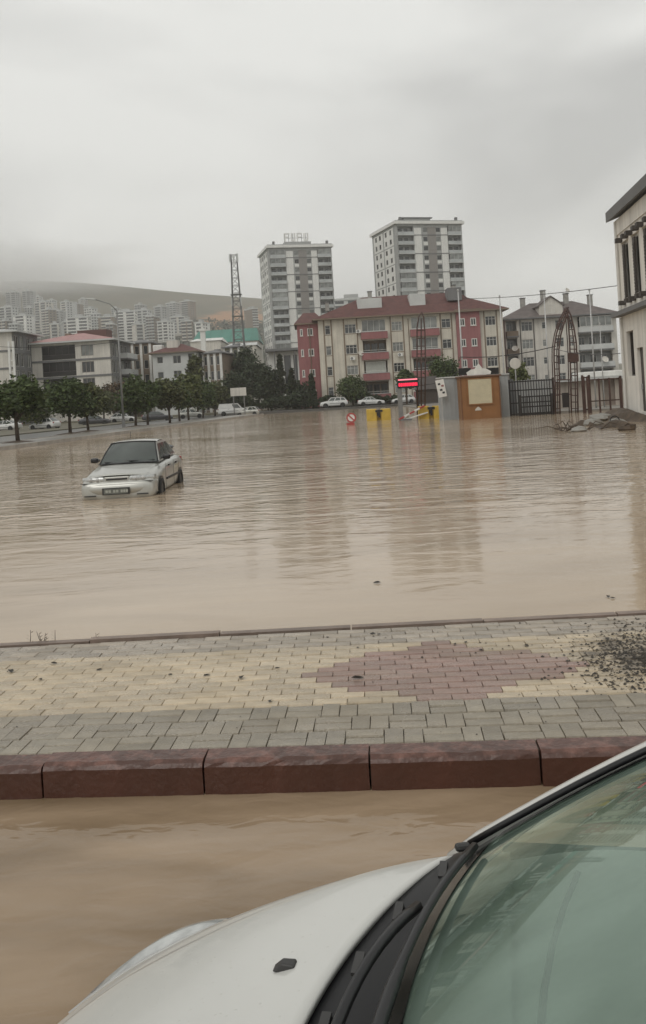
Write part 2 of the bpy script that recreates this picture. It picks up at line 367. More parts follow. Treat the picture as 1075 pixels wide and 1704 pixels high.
# kerb stones, worn upper edges
def kerb_mesh(seed):
    rr = random.Random(seed); mb = MB(); n = 14; L = 0.82 - 0.004
    prof = [(0.008, -0.42), (0.0, -0.03), (0.012, -0.008), (0.035, 0.004), (KT-0.01, 0.006), (KT-0.003, -0.03)]
    V = []
    for i in range(n+1):
        x = -L/2 + L*i/n; end = 0.004 if i in (0, n) else 0
        for j, (y, z) in enumerate(prof):
            dz = -abs(rr.gauss(0, 0.004)) if j in (2, 3) else 0; dy = abs(rr.gauss(0, 0.004)) if j in (1, 2, 3) else 0
            V.append((x + (0.003 if i == 0 else -0.003 if i == n else 0)*(j in (1,2,3)), y + dy + end, z + dz - end*0.4))
    m = len(prof)
    Fc = [(i*m+j, (i+1)*m+j, (i+1)*m+j+1, i*m+j+1) for i in range(n) for j in range(m-1)]
    Fc += [tuple(range(m)), tuple(range(n*m+m-1, n*m-1, -1))]
    mb.add(V, Fc); me = mb.mesh('kerb_stone', M_kerb); return me
# red paint worn to pale concrete on the arris
t = M_kerb.node_tree; N = t.nodes; L = t.links; b = N['Principled BSDF']
src = b.inputs['Base Color'].links[0].from_socket
tcn = N.new('ShaderNodeTexCoord'); sp = N.new('ShaderNodeSeparateXYZ'); L.new(tcn.outputs['Object'], sp.inputs[0])
n = N.new('ShaderNodeTexNoise'); n.inputs['Scale'].default_value = 9; n.inputs['Detail'].default_value = 8; n.inputs['Roughness'].default_value = 0.65
L.new(tcn.outputs['Object'], n.inputs['Vector'])
mz = N.new('ShaderNodeMapRange'); mz.inputs[1].default_value = -0.055; mz.inputs[2].default_value = 0.0; mz.inputs[3].default_value = 0.0; mz.inputs[4].default_value = 0.20
L.new(sp.outputs[2], mz.inputs[0])
ad = N.new('ShaderNodeMath'); ad.operation = 'ADD'; L.new(n.outputs[0], ad.inputs[0]); L.new(mz.outputs[0], ad.inputs[1])
m1 = N.new('ShaderNodeMapRange'); m1.inputs[1].default_value = 0.66; m1.inputs[2].default_value = 0.84; m1.inputs[4].default_value = 0.75; L.new(ad.outputs[0], m1.inputs[0])
mx = N.new('ShaderNodeMix'); mx.data_type = 'RGBA'; L.new(m1.outputs[0], mx.inputs[0]); L.new(src, mx.inputs[6]); mx.inputs[7].default_value = (0.225, 0.112, 0.086, 1)
L.new(mx.outputs[2], b.inputs['Base Color'])
KX0 = -2.05 - 0.82*4
for i in range(14):
    kx = KX0 + 0.82*(i+0.5) + 0.53
    o = link('kerb_stone', kerb_mesh(i), pav, (kx, kx*shear(0) + random.uniform(-0.005, 0.003), random.uniform(-0.006, 0.003)), shear(0) + random.uniform(-0.006, 0.006))
for s in (-1, 1):
    xa, xb = (-XE, KX0+0.52) if s < 0 else (KX0 + 0.82*14 + 0.54, XE)
    mb = MB(); mb.prism([(xa, 0.006+xa*shear(0)), (xb, 0.006+xb*shear(0)), (xb, KT-0.005+xb*shear(0)), (xa, KT-0.005+xa*shear(0))], -0.42, 0.002)
    tag(mb.build('kerb_run', M_kerb, pav), kind='stuff')
em = MB().box(-0.495, 0.495, 0, 0.08, -0.42, 0.012).mesh('edging_stone', mat('edging_concrete', (0.20, 0.15, 0.12), 0.5, 0.2, 5, rnd=0.15, bump=0.3))
for i in range(-12, 12):
    link('edging_stone', em, pav, (i+0.5, y3 + 0.035 + (i+0.5)*shear(y3) + random.uniform(-0.004, 0.004), random.uniform(-0.008, 0.005)), shear(y3) + random.uniform(-0.004, 0.004))
def pl(px, py, z=0.0):             # photo pixel on the footpath -> footpath-local x, y
    q = gp(px, py, z) - PO; c, s = math.cos(-PYAW), math.sin(-PYAW)
    return q.x*c - q.y*s, q.x*s + q.y*c

# ------------------------------------------------------------------ building kit
WM = {}
def window_meshes(w, h, nm, fm, gm, fr=0.07, hb=0):
    k = (round(w,2), round(h,2), nm, fm.name, gm.name, fr, hb)
    if k in WM: return WM[k]
    f = MB(); y0_, y1_ = 0.05, 0.13
    f.box(0, fr, y0_, y1_, 0, h); f.box(w-fr, w, y0_, y1_, 0, h); f.box(fr, w-fr, y0_, y1_, 0, fr); f.box(fr, w-fr, y0_, y1_, h-fr, h)
    for i in range(1, nm):
        x = w*i/nm; f.box(x-fr*0.4, x+fr*0.4, y0_+0.01, y1_, fr, h-fr)
    if hb: f.box(fr, w-fr, y0_+0.012, y1_-0.002, h*hb-fr*0.3, h*hb+fr*0.3)
    g_ = MB(); g_.quad((0.01, 0.11, 0.01), (w-0.01, 0.11, 0.01), (w-0.01, 0.11, h-0.01), (0.01, 0.11, h-0.01))
    WM[k] = (f.mesh('window', fm), g_.mesh('pane', gm)); return WM[k]
class Facade:
    """a wall in the plane y=0 of its own frame; x to the right seen from outside, outside is -y"""
    def __init__(s, root, o, rz=0): s.root, s.o, s.rz = root, Vector(o), rz; s.c, s.s = math.cos(rz), math.sin(rz)
    def P(s, x, y, z): return Vector((s.o.x + s.c*x - s.s*y, s.o.y + s.s*x + s.c*y, s.o.z + z))
    def wall(s, x0, x1, z0, z1, ops, m, t=0.28, name='wall', y=0):
        xs = sorted({x0, x1} | {min(max(q, x0), x1) for o in ops for q in o[:2]}); zs = sorted({z0, z1} | {min(max(q, z0), z1) for o in ops for q in o[2:4]})
        mb = MB()
        for i in range(len(xs)-1):
            for j in range(len(zs)-1):
                cx, cz = (xs[i]+xs[i+1])/2, (zs[j]+zs[j+1])/2
                if any(o[0] < cx < o[1] and o[2] < cz < o[3] for o in ops): continue
                mb.quad((xs[i],y,zs[j]),(xs[i+1],y,zs[j]),(xs[i+1],y,zs[j+1]),(xs[i],y,zs[j+1]))
        for a, b_, c_, d in [o[:4] for o in ops]:
            mb.quad((a,y,c_),(a,y+t,c_),(a,y+t,d),(a,y,d)); mb.quad((b_,y,c_),(b_,y,d),(b_,y+t,d),(b_,y+t,c_))
            mb.quad((a,y,c_),(b_,y,c_),(b_,y+t,c_),(a,y+t,c_)); mb.quad((a,y,d),(a,y+t,d),(b_,y+t,d),(b_,y,d))
        # side, top returns so that the slab has thickness
        mb.quad((x0,y,z0),(x0,y,z1),(x0,y+t,z1),(x0,y+t,z0)); mb.quad((x1,y,z0),(x1,y+t,z0),(x1,y+t,z1),(x1,y,z1)); mb.quad((x0,y,z1),(x1,y,z1),(x1,y+t,z1),(x0,y+t,z1))
        return mb.build(name, m, s.root, s.o, s.rz)
    def win(s, x0, x1, z0, z1, nm=2, fm=None, gm=None, y=0.06, sill=None, fr=0.07, hb=0):
        fme, pme = window_meshes(x1-x0, z1-z0, nm, fm or M_frame, gm or M_glass, fr, hb)
        o = link('window', fme, s.root, s.P(x0, y, z0), s.rz); link('pane', pme, o)
        if sill: MB().box(-0.08, x1-x0+0.08, -y-0.08, 0.04, -0.07, -0.003).build('sill', sill, o)
        return o
    def part(s, name, mb, m, bevel=0): return mb.build(name, m, s.root, s.o, s.rz, bevel=bevel)
def hip_roof(root, x0, x1, y0_, y1_, z, h, m, over=0.6, ridge=None, name='roof', fascia=None, th=0.22):
    x0 -= over; x1 += over; y0_ -= over; y1_ += over
    d = (y1_-y0_)/2; ri = ridge if ridge is not None else d
    cy = (y0_+y1_)/2
    mb = MB(); mb.add([(x0,y0_,z),(x1,y0_,z),(x1,y1_,z),(x0,y1_,z),(x0+ri,cy,z+h),(x1-ri,cy,z+h)],
                      [(0,1,5,4),(1,2,5),(2,3,4,5),(3,0,4),(3,2,1,0)])
    o = mb.build(name, m, root)
    if fascia: MB().box(x0-0.04, x1+0.04, y0_-0.04, y1_+0.04, z-th, z-0.01).build('fascia', fascia, o)
    return o
def dish(label, p, r, rz=0, tilt=0.5, group=None):
    t_ = thing('satellite_dish', label, 'satellite dish', p, rz, group)
    mb = MB(); Mx = Matrix.Rotation(-tilt, 3, 'X')
    prof = [(r*k/4, 0.35*r*(k/4)**2) for k in range(5)]
    V = []
    for rr_, d in prof:
        for j in range(14):
            a = 2*math.pi*j/14; V.append(Mx @ Vector((rr_*math.cos(a), -d, rr_*math.sin(a))))
    mb.add([v + Vector((0, -0.1, 0)) for v in V], [(i*14+j, i*14+(j+1)%14, (i+1)*14+(j+1)%14, (i+1)*14+j) for i in range(4) for j in range(14)])
    mb.build('reflector', M_pale, t_, smooth=True)
    MB().tube([(0,-0.1,-r*0.9), (0,-0.1-r*1.0, -r*0.1)], 0.025, 6).build('feed_arm', M_metal, t_)
    MB().tube([(0,-0.05,0), (0,0.12,0), (0,0.15,-r*0.9)], 0.035, 6).build('bracket', M_metal, t_)
    return t_
def aircon(label, p, rz=0, group=None):
    t_ = thing('air_conditioner', label, 'air conditioner', p, rz, group)
    MB().box(-0.4, 0.4, -0.32, -0.02, 0, 0.55).build('casing', M_white, t_, bevel=0.02)
    mb = MB(); mb.lathe([(-0.325, 0.05), (-0.335, 0.2), (-0.325, 0.22)], 16, 'y', (-0.1, 0, 0.28)); mb.build('fan_grille', M_greyd, t_)
    return t_

# ------------------------------------------------------------------ red and cream apartment block
def red_block():
    Y = 150.0; p0 = at(500, 650, Y)
    rt = thing('apartment_building', 'four-storey cream apartment block with red end bays and maroon hipped roof', 'building', (p0.x, Y, 0.28), R(1.0))
    HS, Z0, EV = 3.5, 0.75, 14.75
    fr = Facade(rt, (0, 0, 0)); D = 12.0
    cols = [(4.75, 5.65, 1), (8.1, 10.0, 3), (16.05, 17.85, 3), (24.55, 26.1, 2)]
    bal = [(11.0, 15.0), (19.4, 23.8)]
    ops = []
    for f in range(4):
        z = Z0 + f*HS + 0.95
        for a, b_, n_ in cols: ops.append((a, b_, z, z+1.55, n_))
        for a, b_ in bal: ops.append((a, b_, Z0+f*HS+0.12, Z0+f*HS+3.05, 0))
    fr.wall(3.6, 27.0, 0, EV, ops, M_cream, 0.3)
    rr = random.Random(3)
    for o in ops:
        if o[4]: fr.win(o[0], o[1], o[2], o[3], o[4], M_frame, rr.choice([M_glass, M_glass, M_curtain]), hb=0.7)
    # brown vertical strips flanking the window columns
    for a, b_, n_ in cols:
        for x in (a-0.28, b_+0.06):
            fr.part('pilaster_strip', MB().box(x, x+0.22, -0.05, 0.0, 0.4, EV-0.1), M_brown)
        for f in range(4):
            z = Z0 + f*HS
            fr.part('spandrel_band', MB().box(a-0.06, b_+0.06, -0.03, 0, z+0.80, z+0.93), M_brown)
    # balconies: recess back wall with glazing, red parapet, side cheeks
    for bi, (a, b_) in enumerate(bal):
        for f in range(4):
            z = Z0 + f*HS
            bk = Facade(rt, (0, 1.5, 0))
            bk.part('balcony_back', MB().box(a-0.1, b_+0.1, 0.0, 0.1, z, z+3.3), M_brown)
            if f in (3,) or (f == 2 and bi == 1):                # glazed-in balconies
                fr.win(a, b_, z+1.1, z+3.0, 4, M_frame, M_curtain, y=0.05)
            elif f == 1 and bi == 0:
                fr.win(a+0.3, b_-0.3, z+1.1, z+2.95, 1, M_frame, mat('roller_blind', (0.40, 0.41, 0.37), 0.7, 0.08), y=0.1)
            for k in range(3): bk.win(a+0.3+k*1.25, a+1.35+k*1.25, z+0.4, z+2.6, 2, M_framed, M_glass, y=-0.15)
            bo = MB(); bo.box(a-0.25, b_+0.25, -0.75, -0.60, z-0.25, z+0.95); bo.box(a-0.25, a-0.1, -0.6, 0, z-0.25, z+0.95); bo.box(b_+0.1, b_+0.25, -0.6, 0, z-0.25, z+0.95)
            bo.box(a-0.1, b_+0.1, -0.6, 1.5, z-0.12, z+0.10)
            q = fr.part('balcony', bo, M_red)
            MB().box(a-0.3, b_+0.3, -0.82, -0.55, z+0.955, z+1.04).build('coping', M_greyl, q)
            if f < 3: MB().tube([(a, -0.68, z+1.35), (b_, -0.68, z+1.35)], 0.03, 6).build('rail', M_frame, q)
    # red wings
    lw = Facade(rt, (0, 1.2, 0)); lo = []
    rw = Facade(rt, (27.0, -0.5, 0)); ro = []
    for f in range(4):
        z = Z0 + f*HS + 1.05
        lo += [(0.5, 0.95, z, z+1.2), (1.75, 2.7, z, z+1.25)]; ro += [(0.5, 1.45, z, z+1.3), (2.4, 3.35, z, z+1.3)]
    lw.wall(0, 3.58, 0, EV-0.35, lo, M_red); rw.wall(0.02, 4.0, 0, EV+0.1, ro, M_red)
    for F_, L_ in ((lw, lo), (rw, ro)):
        for a, b_, c_, d in L_:
            F_.win(a, b_, c_, d, 2 if b_-a > 0.6 else 1, M_frame, M_glass, y=-0.07, fr=0.13, sill=M_frame)
    er = Facade(rt, (31.02, 0, 0)); eo = [(1.0, 2.75, Z0+f*HS+0.95, Z0+f*HS+2.5) for f in range(4)]
    er.wall(0, 4.0, 0, EV, eo, M_cream)
    for a, b_, c_, d in eo: er.win(a, b_, c_, d, 3, M_frame, M_glass, hb=0.7)
    for x in (0.7, 2.82): er.part('pilaster_strip', MB().box(x, x+0.22, -0.05, 0.0, 0.4, EV-0.1), M_brown)
    mb = MB(); mb.box(0.01, 0.3, 1.5, D, 0, EV-0.4); mb.box(34.7, 35.01, 0.3, D, 0, EV-0.02); mb.box(0.3, 34.7, D-0.3, D, 0, EV-0.03); mb.box(3.55, 3.9, 0.3, 1.5, 0, EV-0.05)
    mb.box(27.0, 27.3, -0.22, 0.0, 0, EV-0.05); mb.box(30.7, 31.0, -0.22, 0.0, 0, EV-0.05)
    mb.build('side_wall', M_red, rt)
    MB().box(0.3, 34.7, 1.75, 2.0, 0, EV-0.1).build('core_wall', M_greyd, rt)
    hip_roof(rt, 3.4, 35.2, -0.4, D, EV+0.12, 3.9, M_roofred, 0.7, 9.0, fascia=M_brown)
    hip_roof(rt, 0.0, 4.5, 1.2, D-1, EV-0.3, 2.2, M_roofred, 0.4, 1.6, fascia=M_brown)
    hip_roof(rt, 27.2, 30.8, -0.5, 8, EV+0.35, 2.9, M_roofred, 0.5, 2.0, fascia=M_brown)
    # roof boxes: glazed attic dormers, chimneys
    for x0, x1, z0, z1, m in ((10.6, 14.8, 1.4, 3.4, M_greyl), (19.6, 22.3, 2.0, 3.7, M_greyl), (26.2, 28.6, 3.1, 4.4, M_greyd)):
        MB().box(x0, x1, 1.7, 4.6, EV+z0-0.9, EV+z1).build('dormer', m, rt, bevel=0.04)
    for x, z in ((13.1, 4.9), (27.9, 5.2), (5.5, 3.4)): 
        q = MB().box(x-0.35, x+0.35, 5.2, 5.9, EV+2, EV+z).build('chimney', M_concrete, rt)
        MB().box(x-0.45, x+0.45, 5.1, 6.0, EV+z+0.01, EV+z+0.12).build('chimney_cap', M_greyd, q)
    MB().tube([(2.1, 1.0, EV-0.6), (2.1, 1.05, 0)], 0.07, 6).build('downpipe', M_brown, rt)
    MB().tube([(18.9, -0.05, EV-0.6), (18.9, -0.05, 0)], 0.07, 6).build('downpipe', M_brown, rt)
    b0 = Vector((p0.x, Y, 0.28))
    aircon('white air conditioner unit beside the upper balcony of the red and cream block', b0 + Vector((10.4, -0.05, Z0+3*HS+0.9)))
    aircon('white air conditioner unit under the middle window of the red and cream block', b0 + Vector((9.1, -0.05, Z0+2*HS-0.1)))
    aircon('white air conditioner unit between windows of the second window column', b0 + Vector((17.2, 0.1, Z0+2*HS+0.05)))
    dish('pale satellite dish beside the left balconies of the red and cream block', b0 + Vector((10.5, -0.35, Z0+2*HS+0.9)), 0.5, R(20))
red_block()

# ------------------------------------------------------------------ block behind the fence, right
def right_block():
    Y = 158.0; p0 = at(846, 640, Y); sc = Y/F
    W = 186*sc
    rt = thing('apartment_building', 'beige four-storey apartment block with dark hipped roof and attic gable behind the fence', 'building', (p0.x, Y, 0.28), R(0.5))
    HS, Z0, EV = 3.15, 1.0, 13.6
    fr = Facade(rt, (0, 0, 0)); ops = []; rr = random.Random(5)
    balc = [(0.15, 2.05), (13.0, 18.9)]
    for f in range(4):
        z = Z0 + f*HS
        ops += [(2.9, 4.9, z+0.85, z+2.5, 3), (6.6, 7.3, z+1.1, z+2.3, 1), (9.0, 10.4, z+0.85, z+2.5, 2), (11.2, 12.2, z+0.85, z+2.5, 2)]
        for a, b_ in balc: ops.append((a, b_, z+0.1, z+2.8, 0))
    fr.wall(0, W, 0, EV, ops, M_pale, 0.3)
    for o in ops:
        if o[4]: fr.win(o[0], o[1], o[2], o[3], o[4], M_frame, rr.choice([M_glass, M_curtain]), hb=0.7)
    for x in (2.6, 5.0): fr.part('pilaster_strip', MB().box(x, x+0.2, -0.05, 0, 0.3, EV-0.1), M_framed)
    for f in range(4):
        z = Z0 + f*HS
        for a, b_ in balc:
            fr.part('balcony_back', MB().box(a-0.1, b_+0.1, 1.4, 1.5, z, z+3.1), M_grey)
            n_ = 1 if b_-a < 3 else 3
            bk = Facade(rt, (0, 1.36, 0))
            for k in range(n_): bk.win(a+0.3+k*1.9, a+1.5+k*1.9, z+0.3, z+2.4, 2, M_frame, M_glass, y=-0.1)
            mb = MB(); mb.box(a-0.1, b_+0.1, -1.0, 1.4, z-0.2, z+0.05); q = fr.part('balcony', mb, M_greyd)
            m2 = MB(); m2.box(a-0.08, b_+0.08, -0.98, -0.88, z+0.06, z+0.95); m2.box(a-0.08, a+0.02, -0.88, 0, z+0.06, z+0.95); m2.box(b_-0.02, b_+0.08, -0.88, 0, z+0.06, z+0.95)
            m2.build('railing', M_greyl if b_-a > 3 else M_brown, q)
            if f == 3 and b_-a > 3: fr.win(a+0.1, b_-0.1, z+1.0, z+2.75, 5, M_frame, M_curtain, y=-0.95)
    mb = MB(); mb.box(0.01, 0.3, 0.3, 12, 0, EV-0.03); mb.box(W-0.3, W-0.01, 0.3, 12, 0, EV-0.03); mb.box(0.3, W-0.3, 11.7, 12, 0, EV-0.03); mb.box(0.3, W-0.3, 1.6, 1.8, 0, EV-0.03)
    mb.build('side_wall', M_pale, rt)
    hip_roof(rt, 0, W, -0.6, 12, EV+0.02, 3.1, M_roofdark, 0.5, 6.5, fascia=M_greyd)
    # attic gable
    ga = Facade(rt, (6.2, -0.3, 0)); 
    mb = MB(); x0, x1, zt = 0, 4.2, EV+2.2
    mb.add([(x0,0,EV+0.1),(x1,0,EV+0.1),(x1,0,zt),((x0+x1)/2,0,zt+1.4),(x0,0,zt),(x0,5,EV+0.1),(x1,5,EV+0.1),(x1,5,zt),((x0+x1)/2,5,zt+1.4),(x0,5,zt)],
           [(0,1,2,3,4),(1,6,7,2),(5,0,4,9),(2,7,8,3),(4,3,8,9)])
    ga.part('attic_gable', mb, M_pale)
    mb = MB(); mb.add([(x0-0.4,-0.3,zt-0.25),((x0+x1)/2,-0.3,zt+1.55),(x1+0.4,-0.3,zt-0.25),(x0-0.4,5,zt-0.25),((x0+x1)/2,5,zt+1.55),(x1+0.4,5,zt-0.25)],
                      [(0,1,4,3),(1,2,5,4)]); q = ga.part('gable_roof', mb, M_roofdark)
    m_ = q.modifiers.new('solid', 'SOLIDIFY'); m_.thickness = 0.18
    ga.win(1.4, 2.8, EV+0.7, EV+2.1, 2, M_frame, M_glass, y=-0.1)
    for x, z in ((4.6, 4.0), (12.6, 4.4), (17.0, 3.9), (8.4, 5.2)):
        q = MB().box(x-0.4, x+0.4, 4.6, 5.4, EV+1.2, EV+z).build('chimney', M_concrete, rt)
        MB().box(x-0.5, x+0.5, 4.5, 5.5, EV+z+0.01, EV+z+0.13).build('chimney_cap', M_greyd, q)
    b0 = Vector((p0.x, Y, 0.28))
    dish('round pale satellite dish on the left balconies of the beige block', b0 + Vector((1.3, -1.2, Z0+2*HS+0.9)), 0.55, R(-15))
    dish('wide pale satellite dish on the right balconies of the beige block', b0 + Vector((17.0, -1.2, Z0+1*HS+1.2)), 0.62, R(10))
    dish('satellite dish standing on the roof chimney of the beige block', b0 + Vector((12.6, 4.4, EV+4.9)), 0.5, R(30))
right_block()

# ------------------------------------------------------------------ two tower blocks
def tower(px, pytop, Y, W, D, rz, label, extra):
    p0 = at(px, pytop, Y); H = p0.z - 0.3
    rt = thing('tower_block', label, 'building', (p0.x, Y, 0.3), rz)
    HS = 3.05; NF = int((H-0.6)/HS); Z0 = H - 0.5 - NF*HS
    fr = Facade(rt, (0, 0, 0)); rr = random.Random(int(px))
    b = [(0.6, 6.0), (W-5.2, W-0.5)]
    wc = [(W*0.405, W*0.405+1.5), (W*0.60, W*0.60+1.5)]
    ops = []
    for f in range(NF):
        z = Z0 + f*HS
        for a, c in b: ops.append((a, c, z+0.02, z+2.85, 0))
        for a, c in wc: ops.append((a, c, z+1.0, z+2.4, 1))
    fr.wall(0, W, 0, H, ops, M_grey, 0.3)
    for (a, c) in ((6.3, 8.9), (W*0.60+1.75, W-5.4)):
        fr.part('white_panel', MB().box(a, c, -0.09, 0, Z0, H-1.2), M_white)
    fr.part('centre_panel', MB().box(W*0.405+1.55, W*0.60-0.05, -0.05, 0, Z0, H-0.9), mat('taupe_panel', (0.25, 0.235, 0.22), 0.8, 0.1))
    for f in range(NF):
        z = Z0 + f*HS
        for a, c in wc:
            fr.win(a, c, z+1.0, z+2.4, 2, M_framed, rr.choice([M_glass, M_glass, M_curtain]))
            if f % 2 == 0: fr.part('spandrel', MB().box(a, c, -0.06, 0.0, z-0.25, z+0.7), M_white)
        for bi, (a, c) in enumerate(b):
            fr.part('balcony_back', MB().box(a, c, 1.3, 1.4, z, z+2.9), M_grey)
            bk = Facade(rt, (0, 1.26, 0)); bk.win(a+0.6, a+2.0, z+0.2, z+2.3, 2, M_framed, M_glass, y=-0.1); bk.win(a+2.7, a+4.0, z+0.8, z+2.3, 1, M_framed, M_glass, y=-0.1)
            q = fr.part('balcony', MB().box(a-0.1, c+0.1, -0.7, 1.3, z-0.18, z-0.002), M_greyl)
            m2 = MB(); m2.box(a-0.08, c+0.08, -0.69, -0.62, z+0.0, z+0.98); m2.box(a-0.08, a-0.01, -0.62, 0, z, z+0.98); m2.box(c+0.01, c+0.08, -0.62, 0, z, z+0.98)
            m2.build('railing', mat('glass_railing', (0.40, 0.42, 0.415), 0.2, 0.15, 0.3, spec=0.6), q)
            if rr.random() < 0.35: fr.win(a+0.1, c-0.1, z+1.0, z+2.8, 3, M_greyl_f, M_curtain, y=-0.66)
        if f % 2 == 1: fr.part('floor_band', MB().box(6.2, W-5.3, -0.14, 0, z-0.16, z+0.12), M_greyd)
    # side towards the street on the left
    sd_ = Facade(rt, (0, D, 0), R(-90)); so_ = []
    for f in range(NF):
        z = Z0 + f*HS
        for x in (0.14, 0.31, 0.56, 0.75): so_.append((D*x, D*x+1.5, z+0.9, z+2.4))
    sd_.wall(0, D-0.3, 0, H, so_, M_grey)
    for o in so_: sd_.win(*o, 2, M_framed, rr.choice([M_glass, M_curtain]))
    for x0, x1 in ((0.07, 0.47), (0.51, 0.90)):
        for f in range(0, NF, 2):
            z = Z0 + f*HS; mb = MB(); a, c, d, e_ = D*x0, D*x1, z+0.1, min(z+2*HS-0.2, H-0.4)
            oo = [o for o in so_ if a < o[0] < c and z-0.1 < o[2] < z + 2*HS-0.2]
            xs = sorted({a, c} | {q for o in oo for q in (o[0]-0.05, o[1]+0.05)}); zs = sorted({d, e_} | {q for o in oo for q in (o[2]-0.05, min(o[3]+0.05, e_))})
            for i in range(len(xs)-1):
                for j in range(len(zs)-1):
                    cx, cz = (xs[i]+xs[i+1])/2, (zs[j]+zs[j+1])/2
                    if not any(o[0]-0.06 < cx < o[1]+0.06 and o[2]-0.06 < cz < o[3]+0.06 for o in oo):
                        mb.quad((xs[i],-0.08,zs[j]),(xs[i+1],-0.08,zs[j]),(xs[i+1],-0.08,zs[j+1]),(xs[i],-0.08,zs[j+1]))
            sd_.part('white_panel', mb, M_white)
    mb = MB(); mb.box(W-0.3, W, 0.3, D, 0, H-0.02); mb.box(0.3, W-0.3, D-0.3, D-0.01, 0, H-0.02); mb.box(0.32, W-0.32, 1.7, 1.9, 0, H-0.05); mb.build('rear_wall', M_grey, rt)
    q = MB().box(-0.7, W+0.7, -0.8, D+0.7, H+0.01, H+0.9).build('roof', M_white, rt)
    MB().box(-0.2, W+0.2, -0.3, D+0.2, H+0.91, H+1.25).build('roof_kerb', M_grey, q)
    if extra == 'sign':       # rooftop frame with big pale blurred letters
        MB().box(W*0.30, W*0.72, 4, 9, H+1.25, H+2.9).build('roof_house', M_grey, rt)
        fm = MB()
        for k in range(6): fm.tube([(W*0.30+k*1.6, 4.4, H+2.9), (W*0.30+k*1.6, 4.4, H+6.0)], 0.09, 5)
        fm.tube([(W*0.29, 4.4, H+4.3), (W*0.69, 4.4, H+4.3)], 0.09, 5); fm.build('sign_frame', M_metal, rt)
        x = W*0.30
        for k, wd in enumerate((1.9, 1.6, 2.0, 1.7)):
            mb = MB(); mb.box(x, x+0.45, 4.0, 4.25, H+3.0, H+6.0)
            if k % 2 == 0: mb.box(x+0.45, x+wd, 4.0, 4.25, H+5.5, H+6.0); mb.box(x+0.45, x+wd*0.8, 4.0, 4.25, H+4.3, H+4.75)
            else: mb.box(x+wd-0.45, x+wd, 4.0, 4.25, H+3.0, H+6.0); mb.box(x+0.45, x+wd-0.45, 4.0, 4.25, H+3.0, H+3.5)
            mb.build('sign_letter', M_white, rt); x += wd + 0.55
    else:
        MB().box(W*0.22, W*0.62, 5, 11, H+1.25, H+3.0).build('roof_house', M_grey, rt)
        MB().box(W*0.19, W*0.65, 4.6, 11.4, H+3.01, H+3.3).build('roof_slab', M_greyd, rt)
    for x in (0.1, 0.95):
        q = MB().box(W*x-0.4, W*x+0.4, 1.2, 2.0, H+1.25, H+2.6).build('vent', M_greyd, rt)
M_greyl_f = mat('aluminium_frame', (0.45, 0.45, 0.44), 0.4, 0.05)
tower(446, 413, 316, 23.2, 20, R(13), 'grey and white tower block with big letters on its roof, left of two', 'sign')
tower(658, 373, 288, 23.6, 22, R(17), 'grey and white tower block with flat roof house, right of two and taller', 'plain')

# ------------------------------------------------------------------ apartment houses behind the tree row, left
def dark_block(pxc, pyeave, Y, W, D, rz, label, roofm, roofh, NFl=3, overh=0.9, sidebal=True):
    """front left corner at pxc; bays: pale pier, dark glazed loggia, window bay, pale pier, dark corner"""
    p0 = at(pxc, pyeave, Y); H = p0.z - 0.05; HS = 3.15; Z0 = H - NFl*HS - 0.1
    rt = thing('apartment_building', label, 'building', (p0.x, Y, 0.05), rz)
    fr = Facade(rt, (0, 0, 0)); a0 = W*0.15; a1 = W*0.56; b0 = W*0.63; b1 = W*0.78
    ops = []
    for f in range(NFl):
        z = Z0 + f*HS
        ops += [(a0, a1, z+0.1, z+2.8, 0), (b0, b1, z+0.5, z+2.6, 3)]
    fr.wall(0, W, 0, H, ops, M_pale, 0.35)
    for f in range(NFl):
        z = Z0 + f*HS
        fr.win(b0, b1, z+0.5, z+2.6, 3, mat('taupe_frame', (0.28, 0.25, 0.22), 0.5, 0.1), M_glass if f < NFl-1 else M_curtain, y=0.05, fr=0.1)
        fr.win(a0, a1, z+1.0, z+2.8, 5, M_framed, M_glassd, y=0.12)
        fr.part('loggia_panel', MB().box(a0+0.01, a1-0.01, 0.1, 0.2, z+0.1, z+0.99), mat('smoked_panel', (0.03, 0.028, 0.027), 0.4, 0.2, spec=0.2))
        fr.part('floor_band', MB().box(-0.06, W*1.0+0.06, -0.12, 0.0, z-0.32, z+0.04), M_greyd)
    sd_ = Facade(rt, (W, 0, 0), R(90)); so_ = []
    for f in range(NFl):
        z = Z0 + f*HS
        so_ += [(0.4, 2.2, z+0.2, z+2.6), (3.0, 4.4, z+0.2, z+2.6), (6.2, 8.0, z+0.2, z+2.6), (9.2, 11.0, z+0.2, z+2.6)]
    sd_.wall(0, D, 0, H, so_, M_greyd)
    for k, o in enumerate(so_): sd_.win(*o, 2, M_frame, M_glassd if k % 3 else M_curtain)
    for f in range(NFl if sidebal else 0):
        z = Z0 + f*HS
        q = sd_.part('balcony', MB().box(5.6, D, -1.5, 0, z-0.25, z), M_greyd)
        m2 = MB(); m2.box(5.6, D, -1.5, -1.42, z+0.01, z+1.0); m2.box(5.6, 5.68, -1.42, 0, z+0.01, z+1.0); m2.build('railing', M_greyl, q)
    mb = MB(); mb.box(0.0, 0.3, 0.35, D, 0, H-0.02); mb.box(0.3, W-0.3, D-0.3, D-0.01, 0, H-0.02); mb.box(0.32, W-0.3, 1.9, 2.1, 0, H-0.04); mb.build('side_wall', M_pale, rt)
    hip_roof(rt, 0, W, 0, D, H+0.25, roofh, roofm, overh, D*0.62, fascia=M_greyl, th=0.3)
    return rt, H, p0
rt, H, p0 = dark_block(48, 574, 168, 15.8, 13, R(-3), 'three-storey pale apartment house with pink hipped roof and dark glazed loggias', M_roofpink, 1.9)
for x, z, m in ((5.2, 2.2, M_brown), (6.0, 2.0, M_roofred)):
    MB().box(x, x+1.0, 5.5, 6.6, H+0.6, H+z).build('chimney', m, rt)
